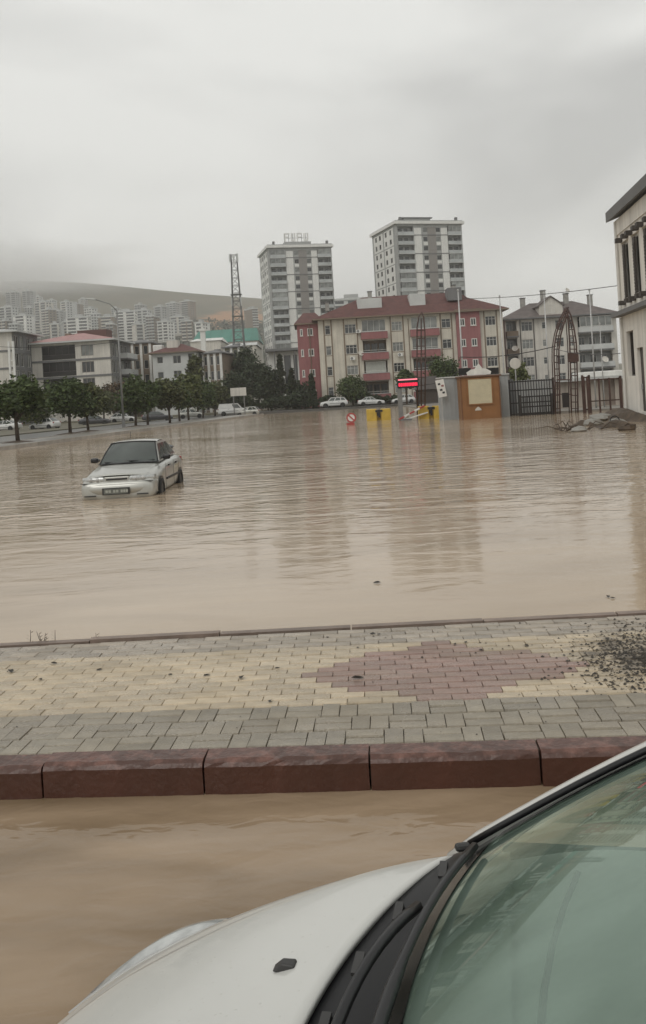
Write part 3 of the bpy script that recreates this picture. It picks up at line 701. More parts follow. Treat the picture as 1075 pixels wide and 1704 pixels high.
MB().box(6.6, 12.4, 8.6, 12.8, H+1.0, H+2.9).build('attic_room', mat('brown_attic', (0.12, 0.065, 0.055), 0.8, 0.1), rt)
dark_block(-108, 560, 160, 14.3, 12, R(-2), 'dark fronted apartment house with white corner pier at the left edge', M_greyl, 1.0, sidebal=False)
# white corner pier of the left one is real: slender column with rungs
pp = at(19, 566, 159)
q = thing('corner_pier', 'tall white ribbed pier on the corner of the left edge house', 'pier', (pp.x, 158.6, 0.05))
for k in range(2): MB().box(-0.55 + k*0.75, -0.2 + k*0.75, -0.2, 0.2, 0, pp.z-0.3).build('post', M_white, q)
for k in range(12): MB().box(-0.2, 0.2, -0.1, 0.1, 0.5 + k*1.02, 0.7 + k*1.02).build('rung', M_white, q)

def red_roof_house():
    Y = 175; p0 = at(253, 588, Y); H = p0.z; sc = Y/F
    W = 73*sc
    rt = thing('house', 'pale grey house with dark red hipped roof behind the tree row', 'house', (p0.x, Y, 0), R(-4))
    fr = Facade(rt, (0, 0, 0)); ops = []; HS = 3.0
    for f in range(4):
        z = H - 3.1 - f*HS
        ops += [(0.9, 2.1, z+1.0, z+2.3, 1), (4.1, 5.7, z+0.8, z+2.4, 2), (7.2, W-0.3, z+0.1, z+2.6, 0)]
    fr.wall(0, W, 0, H, ops, M_greyl, 0.3)
    for o in ops:
        if o[4]: fr.win(*o[:4], o[4], M_frame, M_glass)
        else:
            fr.part('loggia_panel', MB().box(o[0], o[1], 0.05, 0.15, o[2], o[2]+0.95), M_white); fr.win(o[0], o[1], o[2]+1.0, o[3], 3, M_framed, M_glass, y=0.1)
    mb = MB(); mb.box(0, 0.3, 0.3, 11, 0, H-0.02); mb.box(W-0.3, W-0.01, 0.3, 11, 0, H-0.02); mb.box(0.3, W-0.3, 10.7, 11, 0, H-0.02); mb.build('side_wall', M_greyl, rt)
    hip_roof(rt, 0, W, 0, 11, H+0.02, 1.9, M_roofred, 0.7, 4.5, fascia=M_brown)
    MB().box(2.4, 4.6, 2.6, 4.6, H+0.8, H+2.5).build('dormer', M_pale, rt)
    MB().box(-0.6, 1.3, 3.0, 5.0, H+0.5, H+1.8).build('water_tank', M_white, rt, bevel=0.15)
red_roof_house()
def narrow_house(px0, px1, pyt, Y, label, m, n_, rz=R(-10)):
    p0 = at(px0, pyt, Y); W = (px1-px0)*Y/F; H = p0.z
    rt = thing('house', label, 'house', (p0.x, Y, 0), rz)
    fr = Facade(rt, (0, 0, 0)); ops = []
    for f in range(4):
        z = H - 3.0 - f*3.0
        for k in range(n_):
            x = W*(k+0.25)/n_; ops.append((x, x+W*0.5/n_, z+0.5, z+2.3, 1))
    fr.wall(0, W, 0, H, ops, m, 0.3)
    for o in ops: fr.win(*o[:4], 1, M_frame, M_glass)
    for k in range(n_+1): fr.part('pilaster_strip', MB().box(max(0, W*k/n_-0.25), W*k/n_+0.25, -0.15, 0, 0, H-0.1), M_white)
    mb = MB(); mb.box(0, 0.3, 0.3, 9, 0, H-0.02); mb.box(W-0.3, W-0.01, 0.3, 9, 0, H-0.02); mb.box(0.3, W-0.3, 8.7, 9, 0, H-0.02); mb.build('side_wall', m, rt)
    hip_roof(rt, 0, W, 0, 9, H+0.02, 0.9, M_greyd, 0.4, 3.0, fascia=M_greyd)
narrow_house(336, 368, 588, 178, 'narrow house with white pilasters right of the red-roofed house', M_brown, 3)
narrow_house(372, 398, 578, 190, 'olive and white house end beside the dark evergreen trees', mat('olive_render', (0.20, 0.19, 0.13), 0.85, 0.1), 2)
narrow_house(205, 250, 572, 185, 'dark balconied house between the pink-roofed and red-roofed houses', M_brown, 3, R(-6))

# annex at the foot of the left tower
def annex():
    Y = 200; p0 = at(446, 584, Y); W = 62*Y/F
    rt = thing('annex', 'low white annex with dark flat canopy below the left tower', 'building', (p0.x, Y, 0.3))
    H = p0.z - 0.3; fr = Facade(rt, (0, 0, 0)); ops = [(3.5, 5.0, 2.5, H-1.2), (5.6, 6.5, 2.5, H-1.2)]
    fr.wall(0, W, 0, H-0.3, ops, M_white)
    for o in ops: fr.win(*o, 1, M_framed, M_glass)
    MB().box(0, W, 0.3, 8, 0, H-0.32).build('side_wall', M_grey, rt)
    MB().box(-0.5, W+0.4, -2.4, 8.2, H-0.28, H+0.25).build('canopy', M_greyd, rt)
    for x in (1.5, 6.0): MB().tube([(x, -2.1, 0), (x, -2.1, H-0.3)], 0.12, 6).build('post', M_greyd, rt)
annex()

# ------------------------------------------------------------------ hill, teal halls, hillside towers
def hill_h(x, y):
    lat = 1/(1 + math.exp((x - 260 - (y-1200)*0.10)/150.0))
    crest = 262 - 0.10*(x + 600) if x < 300 else 172
    k = max(0.0, min(1.0, (y - 560)/1150.0))
    k = k*0.86 + 0.14*k*k
    und = 5*math.sin(x*0.011 + 1) + 4*math.sin(y*0.013 + x*0.006)
    return 0.2 + (crest*k)*lat + und*k
M_hill = mat('hill_grass', (0.125, 0.105, 0.065), 0.95, 0.3, 0.012, c2=(0.075, 0.075, 0.045), bump=0.4, bscale=0.3)
t = M_hill.node_tree; N = t.nodes; L = t.links; b = N['Principled BSDF']; src = b.inputs['Base Color'].links[0].from_socket
tcn = N.new('ShaderNodeTexCoord'); vm = N.new('ShaderNodeVectorMath'); vm.operation = 'SUBTRACT'; vm.inputs[1].default_value = (-128, 1350, 150)
L.new(tcn.outputs['Object'], vm.inputs[0]); sc_ = N.new('ShaderNodeVectorMath'); sc_.operation = 'MULTIPLY'; sc_.inputs[1].default_value = (1/62, 1/190, 0); L.new(vm.outputs[0], sc_.inputs[0])
ln = N.new('ShaderNodeVectorMath'); ln.operation = 'LENGTH'; L.new(sc_.outputs[0], ln.inputs[0])
nn = N.new('ShaderNodeTexNoise'); nn.inputs['Scale'].default_value = 0.03; L.new(tcn.outputs['Object'], nn.inputs['Vector'])
aa = N.new('ShaderNodeMath'); aa.operation = 'ADD'; L.new(ln.outputs['Value'], aa.inputs[0]); L.new(nn.outputs[0], aa.inputs[1])
mr = N.new('ShaderNodeMapRange'); mr.inputs[1].default_value = 1.5; mr.inputs[2].default_value = 1.15; L.new(aa.outputs[0], mr.inputs[0])
mx = N.new('ShaderNodeMix'); mx.data_type = 'RGBA'; L.new(mr.outputs[0], mx.inputs[0]); L.new(src, mx.inputs[6]); mx.inputs[7].default_value = (0.34, 0.17, 0.075, 1); L.new(mx.outputs[2], b.inputs['Base Color'])
hb = MB(); hb.grid(lambda a, c: (-1500 + 3000*a, 400 + 1700*c, hill_h(-1500 + 3000*a, 400 + 1700*c)), 100, 70)
tag(hb.build('hill', M_hill, smooth=True), kind='structure')

def hall(px0, px1, pyt, pyb, Y, label, m, wm):
    a, c = at(px0, pyt, Y), at(px1, pyt, Y); e_ = at(px0, pyb, Y)
    rt = thing('hall', label, 'building', (a.x, Y, 0)); W = c.x - a.x
    zb = e_.z; MB().box(0, W, 0, 26, 0, zb).build('wall', wm, rt)
    mb = MB(); mb.add([(-0.5,-0.5,zb+0.02),(W+0.5,-0.5,zb+0.02),(W+0.5,26.5,zb+0.02),(-0.5,26.5,zb+0.02),(W*0.04,13,a.z),(W*0.96,13,a.z)], [(0,1,5,4),(2,3,4,5),(1,2,5),(3,0,4)])
    q = mb.build('roof', m, rt)
    for k in range(int(W/4)):
        x = 2 + k*4.0; MB().tube([(x, -0.5, zb+0.06), (min(max(x, W*0.05), W*0.95), 13, a.z+0.03)], 0.12, 4).build('roof_seam', m, q)
    return rt
hall(318, 428, 547, 573, 330, 'long hall with teal green metal roof behind the houses', M_teal, M_pale)
hall(316, 366, 560, 569, 300, 'small white roofed hall in front of the teal roof', M_white, M_pale)
hall(376, 425, 568, 577, 290, 'low pale roofed shed at the right of the teal hall', M_greyl, M_pale)
c = at(337, 547, 280)
rt = thing('white_column', 'white square column with flared head in front of teal roof', 'column', (c.x, 280, 0))
MB().box(-0.75, 0.75, -0.75, 0.75, 0, c.z-0.8).build('shaft', M_white, rt); MB().box(-1.1, 1.1, -1.1, 1.1, c.z-0.79, c.z).build('head', M_white, rt)

HLAB = []
def hill_tower(px, py0, py1, wpx, Y, tone, label=None, bands=True, depth=14, rz=0.0, group=None):
    p = at(px, py0, Y); W = wpx*Y/F; H = (py1-py0)*Y/F + 12; zb = p.z - H
    rt = thing('hillside_tower', label or 'small pale hazy tower block among many on the foggy hillside', 'building', (p.x, Y, zb), rz, group)
    m = (M_pale, M_greyl, M_grey, M_white)[tone]; r3 = random.Random(int(px*13+py0)); sty = r3.choice((0, 0, 1, 2))
    if r3.random() < 0.3 and tone != 3: m = M_brown
    MB().box(-W/2, W/2, 0, depth, 0, H).build('wall', m, rt)
    MB().box(-W/2-0.5, W/2+0.5, -0.5, depth+0.5, H+0.02, H+1.2).build('roof', M_greyl, rt)
    MB().box(-W*0.2, W*0.2, 4, 9, H+1.2, H+3.8).build('roof_house', M_grey, rt)
    nf = int(H/3.1); dk = MB(); lt = MB()
    for f in range(nf):
        z = H - 3.1*(f+1)
        for a, c in (((-0.44, -0.08), (0.08, 0.44)) if sty == 0 else ((-0.46, -0.22), (-0.10, 0.10), (0.22, 0.46)) if sty == 1 else ((-0.30, 0.30),)):
            dk.box(W*a, W*c, -0.12, 0, z+1.05, z+2.75)
            lt.box(W*a-0.3, W*c+0.3, -1.3, -0.13, z-0.1, z+0.95)
    tag(dk.build('window_band', M_glass, rt), kind='stuff'); blt = lt.build('balcony_band', M_white if tone == 3 else r3.choice((M_greyl, M_pale, M_grey)), rt); tag(blt, kind='stuff')
    sw = MB()
    for f in range(nf):
        z = H - 3.1*(f+1)
        for y in (2, 7): sw.box(W/2, W/2+0.1, y, y+2.6, z+1, z+2.5)
    tag(sw.build('side_window_band', M_glass, rt), kind='stuff')
hill_tower(207, 519, 566, 34, 950, 3, 'bright white tower block with strong balcony bands on the hillside')
hill_tower(176, 528, 562, 26, 900, 0, 'wide pale tower block left of the bright white one on hillside')
hill_tower(128, 529, 556, 36, 850, 3, 'broad low white tower block above the pink roof')
for a in [(8,512,560,26,1000,1),(32,526,560,24,900,3),(17,487,510,18,1300,2),(43,485,506,14,1350,2),(66,504,540,24,1100,0),(75,516,545,16,1050,1),(92,518,548,16,1080,2),
          (105,503,530,14,1200,1),(58,534,556,16,950,2),(146,514,540,14,1100,3),(158,523,550,14,1000,1),(120,506,525,12,1300,0),(236,517,550,20,1000,1),(249,527,556,14,930,0),
          (262,511,540,16,1150,2),(284,505,530,18,1250,2),(307,502,527,20,1300,1),(228,508,528,10,1200,2),(2,535,560,18,900,0),
          (190,513,532,10,1250,1),(84,500,520,12,1350,1),(412,516,530,14,1100,1),(424,514,530,10,1050,0),(295,528,541,26,1000,0),(270,536,550,20,900,3),(310,535,547,18,850,0),(22,540,562,14,800,2),(47,512,538,12,1120,1),(112,536,556,12,900,2),(140,498,512,12,1400,2),(232,540,560,16,820,0),(60,494,510,10,1400,1),(182,540,560,12,830,2),(90,540,558,14,860,0),(330,538,550,14,800,3)]:
    HLAB.append(a)
HLAB.sort()
ORD = 'first second third fourth fifth sixth seventh eighth ninth tenth eleventh twelfth thirteenth fourteenth fifteenth sixteenth seventeenth eighteenth nineteenth twentieth twenty-first twenty-second twenty-third twenty-fourth twenty-fifth twenty-sixth twenty-seventh twenty-eighth twenty-ninth thirtieth thirty-first thirty-second thirty-third thirty-fourth thirty-fifth thirty-sixth thirty-seventh thirty-eighth thirty-ninth fortieth forty-first forty-second forty-third forty-fourth forty-fifth'.split()
for k, a in enumerate(HLAB): hill_tower(*a, rz=random.Random(k*3+1).uniform(-0.55, 0.55), depth=random.Random(k+90).uniform(11, 20), label='hazy %s tower block on the hillside, %s of these from the left' % (('pale', 'light grey', 'grey', 'white')[a[5]], ORD[k]), group='hazy tower blocks on the hillside')
# woods between the blocks: one dark mass of far trees
rr = random.Random(31); wd = MB()
for k in range(1100):
    px, py = rr.uniform(-40, 440), rr.gauss(545, 20); Y = rr.uniform(620, 1250); p = at(px, py, Y); z = hill_h(p.x, Y)
    if abs(p.z - z) > 45: continue
    h = rr.uniform(5, 11)
    for _ in range(16):
        q = Vector((p.x + rr.gauss(0, 4.5), Y + rr.gauss(0, 4.5), z + h*rr.uniform(0.15, 1.0))); l = rr.uniform(1.0, 2.4)
        u = Vector((rr.gauss(0,1), rr.gauss(0,1), rr.gauss(0,0.6))).normalized(); w_ = u.cross(Vector((rr.gauss(0,1), rr.gauss(0,1), rr.gauss(0,1)))).normalized()
        wd.quad(tuple(q-u*l), tuple(q+w_*l*0.8), tuple(q+u*l), tuple(q-w_*l*0.8))
HILLWOOD = wd
# long block seen between the towers
hill_tower(585, 499, 515, 60, 520, 1, 'long low pale block showing between the two towers', depth=20)
hill_tower(470, 545, 560, 60, 600, 2, 'low grey block half hidden behind the left tower')

# ------------------------------------------------------------------ white building at the right edge
def corner_building():
    C = Vector((15.32, 45.0, 0.1)); d = Vector((-0.112, -1.0, 0)).normalized()
    rz = math.atan2(d.y, d.x)
    rt = thing('corner_building', 'white two-storey building with dark shuttered windows at the right edge', 'building', C, rz)
    # local x runs along the wall towards the camera; outside is -y (left of the building)
    M_w = mat('aged_white_render', (0.76, 0.73, 0.67), 0.85, 0.08, 0.5, streak=0.25)
    fr = Facade(rt, (0, 0, 0)); H = 9.75; L_ = 18.0
    M_sh = mat('dark_shutter', (0.05, 0.042, 0.036), 0.6, 0.2, 3)
    lo = [(1.05, 2.45, 1.85, 4.05), (3.0, 4.15, 0.15, 3.15)] + [(5.8+k*3, 7.2+k*3, 1.85, 4.05) for k in range(4)]
    up = [(1.15+k*2.1, 2.55+k*2.1, 5.6, 8.45) for k in range(8)]
    fr.wall(0, L_, 0, 4.95, lo, M_w, 0.35, 'lower_wall'); fr.wall(0, L_, 4.95, H, up, M_w, 0.35, 'upper_wall')
    for o in lo:
        if o[2] > 1: fr.win(*o, 2, M_framed, M_glassd, y=0.12)
        else: 
            q = fr.part('door', MB().box(o[0], o[1], 0.15, 0.22, o[2], o[3]), M_sh); MB().box(o[0]+0.1, o[0]+0.16, 0.08, 0.15, 1.2, 1.45).build('handle', M_galv, q)
    for o in up:
        fr.win(o[0], o[1], o[2], o[3], 2, M_frame, M_glassd, y=0.10, fr=0.12)
        for xx in (o[0]+0.12,):
            q = fr.part('shutter', MB().box(xx, xx+0.35, 0.0, 0.06, o[2]+0.12, o[3]-0.12), M_sh)
            sl_ = MB()
            for k in range(16): sl_.box(xx+0.03, xx+0.32, -0.03, -0.002, o[2]+0.1+k*0.15, o[2]+0.18+k*0.15)
            sl_.build('louvre', M_sh, q)
        for z in (o[2]-0.22, o[3]+0.02):
            fr.part('bracket', MB().box(o[0]-0.12, o[0]+0.25, -0.3, 0, z, z+0.2), M_sh); fr.part('bracket', MB().box(o[1]-0.25, o[1]+0.12, -0.3, 0, z, z+0.2), M_sh)
    fr.part('string_course', MB().box(-0.25, L_, -0.42, 0, 4.86, 5.08), M_greyd)
    fr.part('frieze', MB().box(-0.03, L_, -0.06, 0, 8.95, 9.7), M_w)
    for x in (0.45,):
        fr.part('downpipe', MB().tube([(x, -0.1, 0.05), (x, -0.1, 4.8)], 0.07, 8), M_frame); fr.part('downpipe', MB().tube([(x, -0.1, 5.1), (x, -0.1, 9.6)], 0.07, 8), M_frame)
    mb = MB(); mb.box(0, 0.3, 0.35, 14, 0, H-0.02); mb.box(0.3, L_, 13.7, 14, 0, H-0.02); mb.box(L_-0.3, L_, 0.35, 13.7, 0, H-0.02); mb.build('side_wall', M_w, rt)
    mb = MB(); mb.add([(-0.3,-0.38,H),(L_+0.6,-0.38,H),(L_+0.6,7,H+2.6),(-0.3,7,H+2.6),(-0.3,14.4,H),(L_+0.6,14.4,H),(-0.3,-0.38,H+0.5),(L_+0.6,-0.38,H+0.5),(L_+0.6,7,H+3.1),(-0.3,7,H+3.1),(-0.3,14.4,H+0.5),(L_+0.6,14.4,H+0.5)],
                      [(0,1,7,6),(6,7,8,9),(9,8,11,10),(0,3,2,1),(3,4,5,2),(0,6,9,3),(3,9,10,4),(1,2,8,7),(2,5,11,8)])
    mb.build('roof', M_greyd, rt)
corner_building()

# ------------------------------------------------------------------ gate area
def zat(px, py, Y): return at(px, py, Y).z
# grey metal cabin and orange booth in front
a = at(738, 690, 58.6); c = at(849, 690, 58.6)
rt = thing('metal_cabin', 'pale grey metal cabin standing behind the orange booth in the water', 'cabin', (a.x, 58.6, WATER))
W = c.x - a.x; M_cab = mat('grey_cabin_sheet', (0.34, 0.36, 0.365), 0.5, 0.08, 1, streak=0.15); Hc = zat(750, 629, 58.6) - WATER
MB().box(0, W, 0, 2.3, -0.3, Hc).build('wall', M_cab, rt, bevel=0.03)
for k in range(14): MB().box(0.15+k*W/14, 0.21+k*W/14, -0.025, 0.0, -0.2, Hc-0.1).build('rib', M_cab, rt)
MB().box(-0.08, W+0.08, -0.08, 2.38, Hc+0.005, Hc+0.09).build('roof', M_greyl, rt)
a = at(769, 695, 57.2); c = at(835, 695, 57.2); W = c.x - a.x; Hc = zat(800, 627, 57.2) - WATER
rt = thing('booth', 'orange-brown guard booth with cream board on its front', 'booth', (a.x, 57.2, WATER))
M_or = mat('orange_booth', (0.27, 0.125, 0.045), 0.5, 0.1, 1.2, streak=0.2)
MB().box(0, W, 0, 1.3, -0.3, Hc).build('wall', M_or, rt, bevel=0.02)
q = MB().box(0.5, 0.5+1.5, -0.05, -0.002, Hc-1.72, Hc-0.14).build('board', mat('cream_board', (0.52, 0.47, 0.33), 0.6, 0.06), rt)
fm = MB(); fm.box(0.42, 0.5, -0.07, -0.002, Hc-1.8, Hc-0.06); fm.box(2.0, 2.08, -0.07, -0.002, Hc-1.8, Hc-0.06); fm.box(0.5, 2.0, -0.07, -0.002, Hc-1.8, Hc-1.72); fm.box(0.5, 2.0, -0.07, -0.002, Hc-0.14, Hc-0.06); fm.build('board_frame', M_or, q)
mb = MB(); mb.add([(0.85,-0.012,0.55),(1.3,-0.012,0.55),(1.25,-0.012,0.66),(1.07,-0.012,0.8),(0.9,-0.012,0.66)], [(0,1,2,3,4)]); mb.build('emblem', M_pale, rt)
for x in (0.0, W-0.08): MB().box(x, x+0.08, -0.02, 0.0, 0, Hc-0.02).build('corner_strip', mat('dark_orange', (0.16, 0.07, 0.03), 0.5, 0.1), rt)
MB().box(1.28, 1.34, -0.03, -0.002, 0.0, 0.95).build('conduit', M_or, rt)
MB().box(-0.1, W+0.1, -0.12, 1.35, Hc+0.005, Hc+0.1).build('roof', mat('booth_roof', (0.14, 0.07, 0.04), 0.6, 0.1), rt)
# roof sign: black boards with a white pointed emblem
rs = thing('roof_sign', 'black sign with white pointed emblem on the booth roof', 'sign', (a.x, 57.25, WATER + Hc + 0.12))
MB().box(-0.05, 0.75, 0, 0.06, 0.05, 0.5).build('left_board', M_black, rs); MB().box(1.75, 2.55, 0, 0.06, 0.0, 0.42).build('right_board', M_black, rs)
mb = MB(); pts = [(0.5,0.02),(2.0,0.02),(2.05,0.2),(1.75,0.38),(1.5,0.42),(1.25,0.75),(1.0,0.42),(0.75,0.38),(0.45,0.2)]
mb.add([(x,-0.06,z) for x,z in pts] + [(x,-0.01,z) for x,z in pts], [tuple(range(9)), tuple(range(17,8,-1))] + [(i,i+9,(i+1)%9+9,(i+1)%9) for i in range(9)]); mb.build('emblem', M_white, rs)
# round dish right of the booth
p = at(857, 605, 60); 
t_ = thing('round_sign', 'round pale disc on a thin pole right of the booth', 'sign', (p.x, 60.0, WATER))
MB().tube([(0,0,-0.3),(0,0,p.z-WATER)], 0.04, 8).build('pole', M_galv, t_); mb = MB(); mb.lathe([(-0.06, 0.0), (-0.06, 0.36), (-0.02, 0.38), (0.0, 0.0)], 20, 'y', (0, -0.05, p.z-WATER)); mb.build('disc', M_pale, t_)

def barrier(px0, px1, pyb, pyt, label):
    a = gp(px0, pyb, WATER); Y = a.y; W = (px1-px0)*Y/F; H = zat((px0+px1)/2, pyt, Y) - WATER
    rt = thing('gate_pedestal', label, 'pedestal', (a.x, Y, WATER))
    MB().box(0, W*0.42, 0, 0.8, -0.3, H).build('block', M_yellow, rt, bevel=0.04); MB().box(W*0.60, W, 0, 0.8, -0.3, H*0.97).build('block', M_yellow, rt, bevel=0.04)
    MB().box(W*0.42, W*0.60, 0.25, 0.7, -0.3, H*0.8).build('middle_panel', M_yellow, rt)
    mb = MB(); mb.box(W*0.36, W*0.66, -0.06, -0.005, H*0.72, H*0.9); mb.box(W*0.47, W*0.56, -0.06, -0.005, H*0.25, H*0.72); mb.build('black_bracket', M_black, rt)
    MB().box(W*0.42+0.02, W*0.42+0.2, -0.04, 0.2, H*0.40, H*0.70).build('card_reader', M_black, rt)
barrier(611, 651, 701, 680, 'yellow barrier pedestal pair standing in the water, left of two')
barrier(698, 738, 698, 675, 'yellow barrier pedestal pair in the water beside the grey cabin')
# red led display on a post
p = gp(668, 700, WATER); z0 = zat(668, 646, p.y); z1 = zat(668, 630, p.y)
rt = thing('led_sign', 'lit red LED display board on a grey post', 'sign', (p.x, p.y, WATER))
MB().box(-0.16, 0.16, 0, 0.25, -0.3, z0-WATER).build('post', M_metal, rt, bevel=0.02)
MB().box(-0.14, 1.38, -0.05, 0.22, z0-WATER, z1-WATER).build('case', M_black, rt, bevel=0.02)
M_led = mat('red_led', (0.05, 0, 0), 0.5, 0, emit=(1.0, 0.02, 0.07), estr=1.3); M_ledd = mat('pink_led', (0.05, 0, 0), 0.5, 0, emit=(1.0, 0.25, 0.3), estr=1.2)
mb = MB(); rr = random.Random(2); h = z1-z0; x = -0.05
while x < 1.25:
    w_ = rr.uniform(0.05, 0.12); mb.box(x, x+w_, -0.065, -0.052, z0-WATER+h*0.18, z0-WATER+h*0.52); x += w_ + 0.025
mb.build('led_text', M_led, rt)
MB().box(-0.08, 1.3, -0.065, -0.052, z0-WATER+h*0.80, z0-WATER+h*0.93).build('led_line', M_ledd, rt)
# closed dark parasol / canopy behind
p = at(716, 690, 68); 
rt = thing('canopy', 'dark grey canopy behind the red display', 'canopy', (p.x, 68, WATER)); zc = zat(716, 628, 68) - WATER
mb = MB(); mb.add([(-1.2,-0.8,zc-0.9),(1.3,-0.8,zc-0.9),(1.3,0.8,zc-0.9),(-1.2,0.8,zc-0.9),(-0.5,0,zc+0.1),(0.6,0,zc+0.1)], [(0,1,5,4),(1,2,5),(2,3,4,5),(3,0,4),(3,2,1,0)]); mb.build('cover', M_framed, rt)
for x in (-0.9, 1.0):
    for y in (-0.6, 0.6): MB().tube([(x,y,-0.3),(x,y,zc-0.85)], 0.05, 6).build('leg', M_iron, rt)
MB().box(-0.9, 1.0, -0.62, -0.58, zc-1.9, zc-0.92).build('side_sheet', M_framed, rt)
# white/red notice tilted
p = at(734, 645, 58.2); rt = thing('notice_board', 'white notice board with red and black marks leaning at the cabin corner', 'sign', (p.x, 58.2, p.z-0.6))
Mx = Matrix.Rotation(R(-9), 3, 'Y')
mb = MB(); mb.obox((0,0,0.55), (0.55, 0.04, 1.15), Mx); mb.build('panel', M_white, rt)
for k, (x, z, m) in enumerate(((-0.08, 0.85, M_black), (0.12, 0.7, M_red), (-0.02, 0.45, M_black), (0.1, 0.25, M_black))):
    mb = MB(); mb.obox(Mx @ Vector((x, -0.025, z-0.55)) + Vector((0, 0, 0.55)), (0.16, 0.012, 0.12), Mx); mb.build('mark', m, rt)
MB().tube([(0.0, 0.05, 0.1), (0.0, 0.05, -1.6)], 0.03, 6).build('post', M_galv, rt)
# bent barrier arm, red and white
p0 = at(664, 695, 63.0); p1 = at(706, 672, 63.4)
rt = thing('barrier_arm', 'white and red barrier arm tilted beside the red display', 'barrier', (p0.x, 63.0, WATER))
d = p1 - p0
for k in range(5):
    s0, s1 = d*(k/5) + Vector((0,0,0.05)), d*((k+1)/5-0.004) + Vector((0,0,0.05)); MB().bar(s0 + Vector((0,0,0.05)), s1 + Vector((0,0,0.05)), 0.2, 0.1).build('arm_section', M_white if k % 2 else mat('barrier_red', (0.38, 0.05, 0.045), 0.5, 0.1), rt)
MB().bar(Vector((0.2,0.1,0.0)), d*0.95 + Vector((0.3,0.1,-0.35)), 0.22, 0.08).build('lower_arm', M_white, rt)
MB().box(0.1, 0.9, -0.1, 0.4, -0.3, 0.12).build('foot', M_greyd, rt)
# no stopping sign low in the water
p = gp(584, 707, WATER); rt = thing('traffic_sign', 'small round red and white traffic sign low above the water', 'sign', (p.x, p.y, WATER))
M_sr = MATS['barrier_red']
MB().tube([(0,0.05,-0.3),(0,0.05,0.55)], 0.03, 6).build('post', M_galv, rt)
mb = MB(); mb.lathe([(-0.02, 0.0), (-0.02, 0.33), (0.02, 0.33), (0.02, 0)], 20, 'y', (0.05, 0, 0.48)); mb.build('disc', M_white, rt)
mb = MB(); mb.lathe([(-0.03, 0.24), (-0.03, 0.34), (-0.021, 0.34)], 20, 'y', (0.05, 0, 0.48)); mb.build('ring', M_sr, rt)
mb = MB(); mb.obox((0.05, -0.03, 0.48), (0.5, 0.012, 0.09), Matrix.Rotation(R(45), 3, 'Y')); mb.build('bar', M_sr, rt)
MB().box(-0.3, 0.25, -0.02, 0.04, 0.0, 0.14).build('base_bar', M_sr, rt)
p = gp(773, 696, WATER); rt = thing('traffic_cone', 'small dark red traffic cone at the left foot of the booth', 'cone', (p.x, p.y, WATER))
mb = MB(); mb.lathe([(-0.1, 0.2), (0.62, 0.03), (0.64, 0.0)], 14, 'z'); mb.build('cone', M_rust, rt, smooth=True); mb = MB(); mb.lathe([(0.25, 0.128), (0.4, 0.095)], 14, 'z'); mb.build('band', M_white, rt)

# barred gate and fence
def bars(name, label, cat, px0, px1, pyb, pyt, n_, m, rails=(0.06, 0.5, 0.97), zoff=0.0, thick=0.035, Y=None, double=False):
    a = gp(px0, pyb, WATER); Y = Y or a.y; A = at(px0, pyb, Y); B = at(px1, pyb, Y); W = B.x - A.x; H = zat((px0+px1)/2, pyt, Y) - WATER
    rt = thing(name, label, cat, (A.x, Y, WATER))
    for k in range(n_+1):
        x = W*k/n_; MB().box(x-thick/2, x+thick/2, -thick/2, thick/2, -0.3, H).build('bar', m, rt)
    for f in rails: MB().box(-0.03, W+0.03, thick/2+0.002, thick/2+0.05, H*f-0.04, H*f+0.04).build('rail', m, rt)
    for x in (-0.06, W+0.06): MB().box(x-0.06, x+0.06, -0.06, 0.06, -0.3, H+0.08).build('post', m, rt)
    return rt
bars('barred_gate', 'black barred sliding gate right of the booth', 'gate', 851, 922, 690, 632, 16, M_iron, (0.05, 0.36, 0.72, 0.97), thick=0.045, Y=59.0)
bars('barred_gate', 'second black gate leaf, low, with close bars standing before the sliding gate', 'gate', 868, 918, 692, 658, 13, M_iron, (0.06, 0.45, 0.96), thick=0.04, Y=57.6)
# dark panel behind gate
p = at(848, 650, 61); rt = thing('sheet_fence', 'dark grey sheet fence behind the black gate', 'fence', (p.x, 61.0, WATER))
for k in range(5): MB().box(k*0.64, k*0.64+0.62, 0, 0.04, -0.2, 2.35).build('panel', M_grey if k else M_greyd, rt)
